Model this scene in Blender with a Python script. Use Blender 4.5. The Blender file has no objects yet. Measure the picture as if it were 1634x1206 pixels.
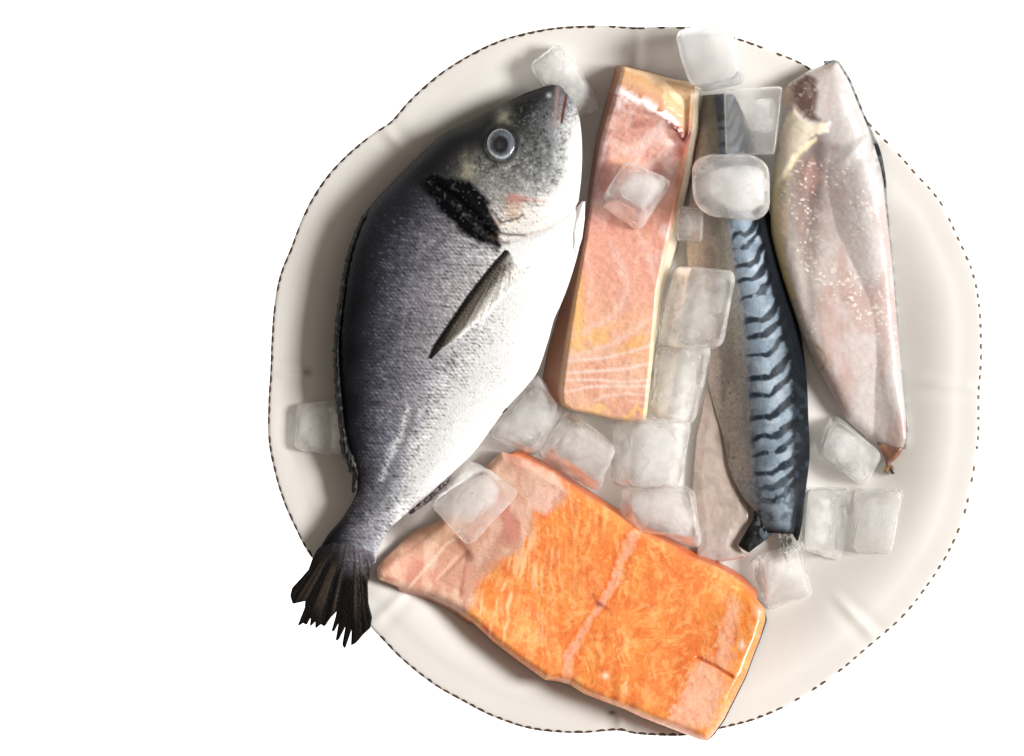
import bpy, math, random
import numpy as np
from mathutils.kdtree import KDTree
from mathutils import Vector
random.seed(7); np.random.seed(7)

# ------------------------------------------------------------------ units
S = 0.0003            # metres per photo pixel
CAM_H = 1.8           # camera height above the tabletop
CX, CY = 817.0, 603.0

def W(px, py, z):
    """photo-plane millimetre grid -> world, z in the same small unit"""
    px = np.asarray(px, float); py = np.asarray(py, float); z = np.asarray(z, float) + 0*px
    k = S*(1 - z*S/CAM_H)
    return np.stack([(px-CX)*k, (CY-py)*k, z*S], -1)

# ------------------------------------------------------------------ camera, world, lamps
sc = bpy.context.scene
COL = sc.collection
cam_d = bpy.data.cameras.new('camera'); cam = bpy.data.objects.new('camera', cam_d); COL.objects.link(cam)
cam.location = (0, 0, CAM_H); cam.rotation_euler = (0, 0, 0)
cam_d.sensor_fit = 'HORIZONTAL'
cam_d.angle = 2*math.atan(0.5*1634*S/CAM_H)
cam_d.clip_start = 0.05; cam_d.clip_end = 50
sc.camera = cam
world = bpy.data.worlds.new('World'); sc.world = world; world.use_nodes = True
bg = world.node_tree.nodes['Background']
bg.inputs[0].default_value = (1.0, 0.87, 0.75, 1); bg.inputs[1].default_value = 0.27

def area(name, loc, target, size, energy, color=(1, 1, 1)):
    d = bpy.data.lights.new(name, 'AREA'); d.shape = 'RECTANGLE'
    d.size, d.size_y = size; d.energy = energy; d.color = color
    o = bpy.data.objects.new(name, d); COL.objects.link(o); o.location = loc
    o.rotation_euler = (Vector(target)-Vector(loc)).to_track_quat('-Z', 'Y').to_euler()
    return o
area('key_softbox', (1.75, 0.14, 1.33), (0.03, 0, 0), (0.8, 0.65), 79, (1, 0.995, 0.985))
area('backdrop_whitening_lamp', (0, 0, -0.9), (0, 0, 0), (2.6, 2.6), 75, (1, 1, 1))  # added lamp under the table, whitens the backdrop and drowns the plate's shadow

sc.view_settings.view_transform = 'Standard'
sc.view_settings.look = 'None'
sc.view_settings.exposure = 0
sc.view_settings.gamma = 1
sc.render.engine = 'CYCLES'
sc.cycles.use_denoising = True
sc.cycles.max_bounces = 14; sc.cycles.transmission_bounces = 10; sc.cycles.transparent_max_bounces = 12
sc.cycles.sample_clamp_indirect = 40
sc.cycles.blur_glossy = 0.6

# ------------------------------------------------------------------ numeric helpers
def sm(a, b, x):
    t = np.clip((np.asarray(x, float)-a)/(b-a), 0, 1); return t*t*(3-2*t)

def _h(ix, iy, seed):
    n = (ix.astype(np.int64)*374761393 + iy.astype(np.int64)*668265263 + seed*1442695041) & 0x7fffffff
    n = ((n ^ (n >> 13))*1274126177) & 0x7fffffff
    n = (n ^ (n >> 16)) & 0xffff
    return n/65535.0

def vn(x, y, seed=0):
    x = np.asarray(x, float); y = np.asarray(y, float)
    ix = np.floor(x); iy = np.floor(y); fx = x-ix; fy = y-iy
    fx = fx*fx*(3-2*fx); fy = fy*fy*(3-2*fy)
    a = _h(ix, iy, seed); b = _h(ix+1, iy, seed); c = _h(ix, iy+1, seed); d = _h(ix+1, iy+1, seed)
    return (a*(1-fx)+b*fx)*(1-fy)+(c*(1-fx)+d*fx)*fy

def fbm(x, y, sx, sy=None, seed=0, o=3):
    sy = sy or sx; s = 0; a = 1; t = 0
    for i in range(o):
        s = s + a*vn(x/sx*2**i+13.7*i, y/sy*2**i+7.1*i, seed+i*17); t += a; a *= .5
    return s/t

def rot(x, y, deg):
    c, s = math.cos(math.radians(deg)), math.sin(math.radians(deg))
    return x*c+y*s, -x*s+y*c

def lin(c):
    c = np.asarray(c, float)/255.0
    return np.where(c <= .04045, c/12.92, ((c+.055)/1.055)**2.4)

def dline(px, py, pts, closed=False, near=False):
    """distance to a polyline (and parameter / nearest point)"""
    pts = np.asarray(pts, float)
    if closed: pts = np.vstack([pts, pts[:1]])
    best = np.full(np.shape(px), 1e9); bx = np.zeros(np.shape(px)); by = bx.copy(); bt = bx.copy()
    n = len(pts)-1
    for i in range(n):
        ax, ay = pts[i]; dx, dy = pts[i+1]-pts[i]; L = dx*dx+dy*dy+1e-9
        t = np.clip(((px-ax)*dx+(py-ay)*dy)/L, 0, 1)
        qx = ax+t*dx; qy = ay+t*dy
        d = np.hypot(px-qx, py-qy); m = d < best
        best = np.where(m, d, best)
        bx = np.where(m, qx, bx); by = np.where(m, qy, by); bt = np.where(m, (i+t)/n, bt)
    return (best, bx, by) if near else (best, bt)

def inside(px, py, pts):
    pts = np.asarray(pts, float); r = np.zeros(np.shape(px), bool); j = len(pts)-1
    for i in range(len(pts)):
        xi, yi = pts[i]; xj, yj = pts[j]
        if yi != yj:
            r ^= ((yi > py) != (yj > py)) & (px < (xj-xi)*(py-yi)/(yj-yi)+xi)
        j = i
    return r

def poly(px, py, pts, soft):
    d, _ = dline(px, py, pts, True)
    return sm(-soft, soft, np.where(inside(px, py, pts), d, -d))

def spline(pts, n, closed=False):
    """Catmull-Rom resample, even in arc length"""
    p = np.asarray(pts, float); out = []
    N = len(p); R = range(N if closed else N-1)
    for i in R:
        if closed: a, b, c, d = p[i-1], p[i], p[(i+1) % N], p[(i+2) % N]
        else: a, b, c, d = p[max(i-1, 0)], p[i], p[i+1], p[min(i+2, N-1)]
        for t in np.linspace(0, 1, 16, endpoint=False):
            out.append(.5*((2*b)+(c-a)*t+(2*a-5*b+4*c-d)*t*t+(3*b-a-3*c+d)*t**3))
    out.append(p[0] if closed else p[-1])
    out = np.array(out); L = np.r_[0, np.cumsum(np.linalg.norm(np.diff(out[:, :2], axis=0), axis=1))]
    q = np.linspace(0, L[-1], n+1 if closed else n)
    r = np.stack([np.interp(q, L, out[:, k]) for k in range(p.shape[1])], 1)
    return r[:-1] if closed else r

def anchors(px, py, A, sig):
    """smooth blend between colour samples [(x,y,(r,g,b))]"""
    w = np.zeros(np.shape(px)); acc = np.zeros(np.shape(px)+(3,))
    for x, y, c in A:
        g = np.exp(-((px-x)**2+(py-y)**2)/(2*sig*sig))+1e-9/(1+((px-x)**2+(py-y)**2)/1e4)
        w += g; acc += g[..., None]*lin(c)**.4
    return (acc/w[..., None])**2.5

def mix(c, col, f):
    f = np.clip(np.asarray(f, float), 0, 1)
    f = f[..., None] if f.ndim and f.shape == c.shape[:-1] else f
    return c*(1-f)+lin(col)*f

# ------------------------------------------------------------------ object helpers
def link(name, verts, faces, mat, parent=None, col=None, smooth=True, origin=None):
    verts = np.asarray(verts, float)
    o0 = np.zeros(3)
    if parent is not None: o0 = np.array(parent.get('_o', (0, 0, 0)))
    elif origin is not None: o0 = np.asarray(origin, float)
    me = bpy.data.meshes.new(name)
    me.from_pydata((verts-o0).tolist(), [], faces)
    if col is not None:
        at = me.color_attributes.new('Col', 'FLOAT_COLOR', 'POINT')
        c4 = np.ones((len(verts), 4)); c4[:, :3] = np.clip(col, 0, 1)
        at.data.foreach_set('color', c4.ravel())
    me.validate(); me.update()
    if smooth: me.polygons.foreach_set('use_smooth', [True]*len(me.polygons))
    me.materials.append(mat)
    o = bpy.data.objects.new(name, me); COL.objects.link(o)
    if parent is not None: o.parent = parent
    elif origin is not None: o.location = o0.tolist(); o['_o'] = o0.tolist()
    return o

def thing(name, label, cat, at, group=None):
    o = bpy.data.objects.new(name, None); COL.objects.link(o); o.empty_display_size = .01
    w = W(*at); o.location = w.tolist(); o['_o'] = w.tolist()
    tag(o, label, cat, group); return o

def tag(o, label, cat, group=None):
    o['label'] = label; o['category'] = cat
    if group: o['group'] = group

def nodes(name):
    m = bpy.data.materials.new(name); m.use_nodes = True
    nt = m.node_tree; return m, nt, nt.nodes['Principled BSDF']

def wet(name, rough=.35, spec=.5, sss=0., ssr=(1, .35, .2), sscale=.004, bump=.15, bscale=900, coat=.0, var=.15, vscale=500, metal=0., stretch=None):
    """painted attribute, broken up by procedural noise, with a moist bumpy surface"""
    m, nt, p = nodes(name); N = nt.nodes.new; Lk = nt.links.new
    a = N('ShaderNodeAttribute'); a.attribute_name = 'Col'
    tc = N('ShaderNodeTexCoord'); mp = N('ShaderNodeMapping')
    Lk(tc.outputs['Object'], mp.inputs[0])
    if stretch: mp.inputs['Rotation'].default_value = (0, 0, math.radians(stretch[0])); mp.inputs['Scale'].default_value = (stretch[1], stretch[2], 1)
    n = N('ShaderNodeTexNoise'); n.inputs['Scale'].default_value = vscale; n.inputs['Detail'].default_value = 3
    Lk(mp.outputs[0], n.inputs['Vector'])
    mr = N('ShaderNodeMapRange'); mr.inputs[1].default_value = .25; mr.inputs[2].default_value = .75
    mr.inputs[3].default_value = 1-var; mr.inputs[4].default_value = 1+var
    Lk(n.outputs[0], mr.inputs[0])
    mx = N('ShaderNodeMix'); mx.data_type = 'RGBA'; mx.blend_type = 'MULTIPLY'; mx.inputs[0].default_value = 1
    Lk(a.outputs['Color'], mx.inputs[6]); Lk(mr.outputs[0], mx.inputs[7])
    Lk(mx.outputs[2], p.inputs['Base Color'])
    p.inputs['Roughness'].default_value = rough; p.inputs['Specular IOR Level'].default_value = spec
    p.inputs['Metallic'].default_value = metal
    if sss:
        p.inputs['Subsurface Weight'].default_value = sss; p.inputs['Subsurface Radius'].default_value = ssr
        p.inputs['Subsurface Scale'].default_value = sscale
    if coat: p.inputs['Coat Weight'].default_value = coat; p.inputs['Coat Roughness'].default_value = .12
    n2 = N('ShaderNodeTexNoise'); n2.inputs['Scale'].default_value = bscale; n2.inputs['Detail'].default_value = 4
    Lk(mp.outputs[0], n2.inputs['Vector'])
    b = N('ShaderNodeBump'); b.inputs['Strength'].default_value = bump; b.inputs['Distance'].default_value = .0015
    Lk(n2.outputs[0], b.inputs['Height']); Lk(b.outputs[0], p.inputs['Normal'])
    return m

def slab(name, outline, ztop, zbot, step, paint, mat, parent=None, off=None, rows=4, origin=None, smooth_outline=None):
    """solid with a traced plan, a sculpted top and a base; off(px,py)->base spread of its walls"""
    P = np.asarray(outline, float)
    if smooth_outline: P = spline(P, smooth_outline, True)
    x0, y0 = P.min(0)-step; x1, y1 = P.max(0)+step
    gx = np.arange(x0, x1+step, step); gy = np.arange(y0, y1+step, step)
    X, Y = np.meshgrid(gx, gy); ins = inside(X, Y, P)
    d, bx, by = dline(X, Y, P, True, True)
    ok = ins & (d > .25*step)
    idx = -np.ones(X.shape, int); idx[ok] = np.arange(ok.sum())
    vx, vy, vd = X[ok].copy(), Y[ok].copy(), d[ok].copy(); nbx, nby = bx[ok], by[ok]
    faces = []
    a, b, c, e = idx[:-1, :-1], idx[:-1, 1:], idx[1:, 1:], idx[1:, :-1]
    q = np.stack([a, e, c, b], -1).reshape(-1, 4); cnt = (q >= 0).sum(1)
    faces += q[cnt == 4].tolist()
    for r in q[cnt == 3]: faces.append([int(i) for i in r if i >= 0])
    ed = {}
    for f in faces:
        for i in range(len(f)):
            u, v = f[i], f[(i+1) % len(f)]
            if (v, u) in ed: del ed[(v, u)]
            else: ed[(u, v)] = 1
    bv = sorted({u for e2 in ed for u in e2})
    used = np.zeros(len(vx), bool); used[[i for f in faces for i in f]] = True
    bv = np.array(bv); far = vd[bv] > 3*step
    vx[bv] = np.where(far, vx[bv], nbx[bv]); vy[bv] = np.where(far, vy[bv], nby[bv]); vd[bv] = np.where(far, vd[bv], 0)
    zt = ztop(vx, vy, vd); zb = zbot(vx, vy)+0*vx
    n = len(vx)
    allx, ally, allz, side = [vx], [vy], [zt], [np.zeros(n)]
    ox, oy = off(vx[bv], vy[bv]) if off else (0*vx[bv], 0*vx[bv])
    base = n; ringidx = [dict(zip(bv.tolist(), bv.tolist()))]
    for k in range(1, rows):
        t = k/rows
        allx.append(vx[bv]+ox*t); ally.append(vy[bv]+oy*t); allz.append(zt[bv]*(1-t)+zb[bv]*t); side.append(np.full(len(bv), t))
        ringidx.append({int(v): base+i for i, v in enumerate(bv)}); base += len(bv)
    bxx, byy = vx.copy(), vy.copy(); bxx[bv] += ox; byy[bv] += oy
    allx.append(bxx); ally.append(byy); allz.append(zb); side.append(np.ones(n))
    ringidx.append({int(v): base+int(v) for v in bv})
    bot = [[base+i for i in reversed(f)] for f in faces]
    sk = []
    for (u, v) in ed:
        for k in range(rows):
            A_, B_ = ringidx[k], ringidx[k+1]
            sk.append([B_[u], B_[v], A_[v], A_[u]])
    px = np.concatenate(allx); py = np.concatenate(ally); pz = np.concatenate(allz); sd = np.concatenate(side)
    dd = np.zeros(len(px)); dd[:n] = vd
    colr = paint(px, py, sd, dd)
    keep = np.zeros(len(px), bool); F = faces+bot+sk
    for f in F: keep[f] = True
    remap = np.cumsum(keep)-1
    F = [[int(remap[i]) for i in f] for f in F]
    return link(name, W(px, py, pz)[keep], F, mat, parent, colr[keep], origin=origin)

def loft(name, Lp, Rp, ns, nv, zc, h, paint, mat, parent=None, nb=40, prof=None, nbot=1.0, bulge=None):
    """body between two matched edge curves: ring sections, pointed or blunt ends closed"""
    A = np.asarray(Lp, float); B = np.asarray(Rp, float)
    C = spline(np.hstack([A, B]), ns)
    L, R = C[:, :2], C[:, 2:4]
    s = np.linspace(0, 1, ns)[:, None]
    vt = np.linspace(0, 1, nv)[None, :]; vb = np.linspace(1, 0, nb+2)[None, 1:-1]
    V = np.concatenate([vt, vb], 1); top = np.concatenate([np.ones((1, nv)), -np.ones((1, nb))], 1)
    f = (1-np.cos(np.pi*V))/2
    px = L[:, :1]*(1-f)+R[:, :1]*f; py = L[:, 1:]*(1-f)+R[:, 1:]*f
    pr = np.sin(np.pi*V) if prof is None else prof(f)
    k = np.where(top > 0, 1.0, -nbot)
    z = zc(s)+h(s)*pr*k
    if bulge is not None: z = z+np.where(top > 0, bulge(px, py, s+0*f, f+0*s), 0)
    nr = nv+nb
    i = np.arange(ns-1)[:, None]*nr; j = np.arange(nr)[None, :]; j2 = (j+1) % nr
    F = np.stack([i+j, i+nr+j, i+nr+j2, i+j2], -1).reshape(-1, 4).tolist()
    F.append(list(range(nr))[::1]); F.append([(ns-1)*nr+q for q in range(nr)][::-1])
    colr = paint(px, py, s+0*f, f+0*s, top+0*s)
    o = link(name, W(px.ravel(), py.ravel(), z.ravel()), F, mat, parent, colr.reshape(-1, 3))
    T = (slice(None), slice(0, nv))
    return o, (px[T].ravel()[::7], py[T].ravel()[::7], z[T].ravel()[::7])

class Surf:
    """height lookup on an already built top surface"""
    def __init__(self, pts):
        self.k = KDTree(len(pts[0])); self.z = pts[2]
        for i, (x, y) in enumerate(zip(pts[0], pts[1])): self.k.insert((x, y, 0), i)
        self.k.balance()
    def __call__(self, px, py):
        out = np.zeros(len(px))
        for i, (x, y) in enumerate(zip(px, py)):
            r = self.k.find_n((x, y, 0), 4); w = [1/(d+.5) for _, _, d in r]
            out[i] = sum(self.z[q[1]]*a for q, a in zip(r, w))/sum(w)
        return out

# ------------------------------------------------------------------ tabletop (translucent white sheet, kept shadowless by the added lamp below)
m, nt, p = nodes('backlit_white_sheet')
tr = nt.nodes.new('ShaderNodeBsdfTranslucent'); tr.inputs[0].default_value = (.97, .97, .97, 1)
df = nt.nodes.new('ShaderNodeBsdfDiffuse'); df.inputs[0].default_value = (.95, .95, .95, 1)
ms = nt.nodes.new('ShaderNodeMixShader'); ms.inputs[0].default_value = .6
nt.links.new(df.outputs[0], ms.inputs[1]); nt.links.new(tr.outputs[0], ms.inputs[2])
nt.links.new(ms.outputs[0], nt.nodes['Material Output'].inputs[0])
t = link('tabletop', [(-1.5, -1.5, 0), (1.5, -1.5, 0), (1.5, 1.5, 0), (-1.5, 1.5, 0)], [[0, 1, 2, 3]], m, smooth=False)
t['kind'] = 'structure'

# ------------------------------------------------------------------ plate
PC = (998.0, 605.0)
RIM = [(1016, 44), (960, 41), (890, 44), (830, 55), (780, 72), (730, 99), (690, 127), (652, 162), (625, 193), (600, 210), (570, 233), (538, 263), (510, 298),
       (485, 343), (464, 397), (447, 440), (438, 490), (434, 540), (432, 592), (429, 640), (429, 700), (438, 750), (453, 800), (473, 845), (495, 885),
       (545, 950), (597, 1005), (640, 1050), (690, 1090), (740, 1119), (790, 1144), (850, 1163), (920, 1169), (985, 1165), (1020, 1171), (1090, 1173), (1150, 1162),
       (1210, 1146), (1270, 1118), (1330, 1079), (1385, 1033), (1440, 985), (1480, 935), (1515, 880), (1540, 820), (1553, 760), (1562, 700), (1563, 625),
       (1567, 570), (1565, 500), (1555, 440), (1530, 380), (1500, 320), (1465, 280), (1430, 240), (1395, 205), (1345, 150), (1288, 106), (1240, 84), (1180, 62),
       (1120, 46), (1065, 43)]
_r = spline(RIM, 2400, True)
_th = np.unwrap(np.arctan2(PC[1]-_r[:, 1], _r[:, 0]-PC[0])); _rr = np.hypot(_r[:, 0]-PC[0], _r[:, 1]-PC[1])
_o = np.argsort(_th % (2*np.pi)); _tt = (_th % (2*np.pi))[_o]; _rs = _rr[_o]
def Rim(th): return np.interp(th % (2*np.pi), _tt, _rs, period=2*np.pi)
FLOOR, RIMZ = 15.0, 66.0
RIBS = np.radians([88, 134, 179, 224, 269, 314, 359, 45])
def plate_z(th, t):
    z = FLOOR+(RIMZ-FLOOR)*sm(.62, .935, t)+2.5*sm(.93, 1.0, t)
    for a in RIBS:
        d = np.abs((th-a+np.pi) % (2*np.pi)-np.pi)
        z = z+1.5*np.exp(-(d/.014)**2)*sm(.80, .9, t)*(1-sm(.96, 1.0, t))-1.1*np.exp(-((d-.03)/.02)**2)*sm(.80, .9, t)
    return z
def plateZ(px, py):
    dx = px-PC[0]; dy = PC[1]-py; th = np.arctan2(dy, dx); r = Rim(th)
    return plate_z(th, np.clip(np.hypot(dx, dy)/r, 0, 1))
def make_plate():
    NT = 900
    th = np.linspace(0, 2*np.pi, NT, endpoint=False); R = Rim(th)
    Rs = np.convolve(np.r_[R[-60:], R, R[:60]], np.ones(61)/61, 'same')[60:-60]
    inn = np.r_[np.linspace(.02, .66, 16), np.linspace(.68, .995, 64)]
    rows = [(t, None) for t in inn]
    px, py, pz = [], [], []
    for t in inn:
        r = (Rs*(1-sm(.6, .95, t))+R*sm(.6, .95, t))*t
        px.append(PC[0]+r*np.cos(th)); py.append(PC[1]-r*np.sin(th)); pz.append(plate_z(th, t+0*th))
    edge = [(1.0, -1.2), (1.002, -4), (.997, -7.5)]
    for t, dz in edge:
        r = R*t; px.append(PC[0]+r*np.cos(th)); py.append(PC[1]-r*np.sin(th)); pz.append(plate_z(th, 1+0*th)+dz)
    for t in [.97, .93, .88, .83, .78, .73, .68, .62]:
        r = Rs*t; px.append(PC[0]+r*np.cos(th)); py.append(PC[1]-r*np.sin(th)); pz.append(np.maximum(plate_z(th, t+0*th)-10, 6.))
    for t, z in [(.60, .6), (.57, .6), (.55, 6), (.02, 6)]:
        r = Rs*t; px.append(PC[0]+r*np.cos(th)); py.append(PC[1]-r*np.sin(th)); pz.append(z+0*th)
    px, py, pz = map(np.array, (px, py, pz)); M = len(px)
    i = np.arange(M-1)[:, None]*NT; j = np.arange(NT)[None, :]; j2 = (j+1) % NT
    F = np.stack([i+j, i+NT+j, i+NT+j2, i+j2], -1).reshape(-1, 4).tolist()
    F.append(list(range(NT))); F.append([(M-1)*NT+q for q in range(NT)][::-1])
    x, y = px.ravel(), py.ravel()
    c = np.ones((len(x), 3))*lin((221, 217, 211))
    n = fbm(x, y, 90, seed=3); c = c*(0.985+.03*n)[:, None]
    c = mix(c, (150, 138, 125), .7*np.exp(-((x-490)**2+(y-594)**2)/60.)+.25*np.exp(-((x-478)**2/300.+(y-594)**2/6.)))
    c = mix(c, (70, 60, 52), .9*np.exp(-((x-977)**2/40.+(y-1137)**2/14.)))
    c = mix(c, (150, 140, 130), .5*np.exp(-((x-985)**2/16.+(y-1150)**2/160.)))
    mat = wet('glazed_stoneware', rough=.32, spec=.45, bump=.05, bscale=60, var=.015, vscale=40)
    root = thing('plate', 'large round off-white scalloped plate with a brown dashed rim holding fish and ice', 'plate', (PC[0], PC[1], 0))
    link('dish', W(x, y, pz.ravel()), F, mat, root, c)
    # glazed stitches painted along the lip
    V, Fc, C = [], [], []
    q = spline(RIM, 4000, True); Ls = np.r_[0, np.cumsum(np.hypot(*np.diff(np.vstack([q, q[:1]]), axis=0).T))]
    pos = 0; k = 0; rs = np.random.RandomState(5)
    while pos < Ls[-1]-8:
        per = 16.5+rs.uniform(-2, 2); ln = per*rs.uniform(.6, .78)
        xm, ym = q[np.searchsorted(Ls, pos+ln/2) % 4000]
        right = sm(1050, 1500, xm)  # dashes to the right painted thinner and paler, as if washed out by light
        wdt = (3.2*(1-right)+2.6*right)*rs.uniform(.75, 1.15)
        ln *= (1-.35*right)
        if rs.rand() < .03+.10*right: pos += per; continue
        base = len(V); m_ = 7
        for a in range(m_):
            u = pos+ln*a/(m_-1); i0 = int(np.searchsorted(Ls, u)) % 4000
            p0 = q[i0]; p1 = q[(i0+6) % 4000]; tg = (p1-p0)/np.linalg.norm(p1-p0); nin = np.array([tg[1], -tg[0]])
            cdir = np.array(PC)-p0
            if nin@cdir < 0: nin = -nin
            ww = wdt*(math.sin(math.pi*(.12+.76*a/(m_-1)))**.6)*(1+.15*rs.uniform(-1, 1))
            for e, (o_, dz) in enumerate([(-.8, -5.), (-.9, -.6), (ww*.5, .9), (ww, .55), (ww+.3, -2)]):
                pp = p0+nin*o_
                th_ = math.atan2(PC[1]-pp[1], pp[0]-PC[0]); tt = min(np.hypot(*(pp-PC))/Rim(np.array([th_]))[0], 1)
                V.append((pp[0], pp[1], float(plate_z(np.array([th_]), np.array([tt]))[0])+dz))
                C.append(lin((76, 56, 43))*(1-right)+lin((104, 86, 72))*right)
        for a in range(m_-1):
            for e in range(4):
                Fc.append([base+a*5+e, base+a*5+e+1, base+a*5+5+e+1, base+a*5+5+e])
        pos += per; k += 1
    V = np.array(V)
    link('rim_stitching', W(V[:, 0], V[:, 1], V[:, 2]), Fc, wet('brown_glaze', rough=.4, bump=.05, var=.3, vscale=300), root, np.array(C))
    return root
make_plate()

# ------------------------------------------------------------------ sea bream
M_SKIN = wet('bream_skin', rough=.36, spec=.08, bump=.16, bscale=1500, var=.16, vscale=1300, coat=.0, stretch=(-30, 1, .45))
M_FIN = wet('fin_membrane', rough=.42, spec=.15, bump=.35, bscale=900, var=.25, vscale=700)
bream = thing('sea_bream', 'whole silver sea bream with dark back lying along the left of the plate', 'fish', (720, 500, 16))
BD = [(894, 137), (880, 135), (853, 143), (828, 153), (787, 172), (754, 191), (709, 212), (667, 249), (628, 288), (592, 327), (569, 372), (554, 420), (546, 465), (539, 515), (536, 566),
      (538, 615), (542, 660), (549, 705), (564, 742), (571, 775), (562, 800), (544, 829), (524, 852), (509, 876), (500, 892)]
BV = [(903, 148), (915, 160), (924, 185), (928, 215), (929, 252), (927, 288), (923, 325), (926, 352), (926, 385), (917, 423), (904, 463), (893, 490), (884, 510), (874, 546), (858, 592),
      (838, 619), (808, 652), (784, 684), (757, 720), (722, 755), (684, 790), (648, 820), (620, 846), (605, 874), (599, 898)]
_s = np.linspace(0, 1, 9)
def bream_zc(s): return np.interp(s, [0, .12, .35, .6, .78, .88, 1], [104, 108, 110, 106, 100, 100, 100])
def bream_h(s): return np.interp(s, [0, .03, .08, .16, .28, .45, .6, .72, .82, .9, 1], [12, 22, 36, 52, 62, 64, 57, 45, 31, 20, 10])
BA = [(885, 145, (22, 22, 24)), (850, 165, (22, 22, 24)), (800, 185, (26, 27, 26)), (740, 225, (22, 22, 24)), (690, 265, (28, 28, 32)), (640, 320, (40, 40, 46)), (600, 370, (44, 44, 50)),
      (560, 430, (22, 22, 26)), (545, 500, (14, 14, 16)), (540, 570, (12, 12, 14)), (543, 650, (16, 16, 18)), (552, 720, (18, 18, 20)), (575, 780, (20, 20, 22)),
      (550, 835, (16, 16, 18)), (520, 870, (14, 14, 16)),
      (870, 185, (60, 60, 58)), (850, 215, (72, 72, 68)), (850, 250, (96, 95, 92)), (870, 270, (150, 150, 146)), (820, 270, (126, 124, 118)), (840, 290, (165, 163, 158)), (760, 215, (40, 40, 42)), (750, 262, (92, 90, 84)),
      (790, 265, (135, 132, 122)), (725, 290, (66, 66, 66)), (800, 300, (165, 158, 150)), (770, 300, (150, 146, 140)), (835, 330, (200, 192, 184)), (895, 215, (215, 215, 212)), (900, 180, (225, 222, 220)),
      (915, 200, (246, 246, 244)), (912, 250, (246, 246, 244)), (905, 300, (246, 246, 244)), (880, 340, (244, 243, 240)), (850, 360, (235, 230, 226)), (880, 390, (246, 246, 245)), (905, 400, (246, 246, 245)),
      (590, 440, (58, 58, 66)), (630, 420, (72, 72, 80)), (670, 400, (92, 90, 96)), (700, 380, (112, 108, 110)), (730, 390, (140, 135, 134)), (760, 410, (180, 176, 174)), (640, 360, (64, 63, 70)), (680, 330, (72, 70, 76)),
      (585, 520, (58, 58, 66)), (620, 520, (78, 77, 86)), (660, 500, (104, 100, 106)), (700, 480, (138, 130, 130)), (730, 460, (172, 166, 164)), (690, 530, (150, 142, 140)), (740, 500, (190, 187, 186)),
      (580, 600, (60, 60, 68)), (620, 600, (86, 84, 92)), (655, 590, (112, 108, 112)), (690, 590, (168, 164, 164)), (720, 580, (200, 199, 199)), (760, 540, (205, 204, 204)), (800, 500, (222, 222, 221)), (840, 460, (238, 238, 237)),
      (840, 420, (240, 240, 239)), (870, 430, (246, 246, 245)), (860, 520, (246, 246, 245)), (820, 570, (238, 238, 237)), (780, 590, (226, 226, 226)), (840, 600, (246, 246, 245)), (740, 630, (232, 232, 231)), (780, 650, (243, 243, 242)),
      (585, 680, (64, 64, 72)), (620, 670, (96, 94, 102)), (650, 660, (140, 136, 138)), (680, 650, (190, 188, 188)), (700, 690, (236, 236, 235)), (740, 700, (246, 246, 245)), (650, 720, (190, 188, 188)), (615, 740, (112, 110, 116)), (590, 740, (70, 70, 78)),
      (660, 770, (240, 240, 239)), (700, 750, (246, 246, 245)), (600, 790, (84, 82, 88)), (625, 790, (160, 157, 158)), (640, 800, (238, 238, 236)), (580, 830, (70, 68, 74)), (605, 835, (165, 160, 162)), (622, 838, (236, 235, 234)),
      (545, 870, (32, 31, 34)), (575, 870, (110, 105, 110)), (595, 870, (228, 226, 226)), (530, 892, (28, 27, 30)), (570, 895, (96, 90, 98)), (597, 892, (215, 214, 216))]
BLAT = [(770, 392), (715, 370), (690, 385), (669, 403), (655, 450), (643, 520), (640, 580), (648, 640)]
GILL = [(692, 292), (712, 306), (735, 322), (758, 348), (778, 372), (792, 388)]
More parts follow.
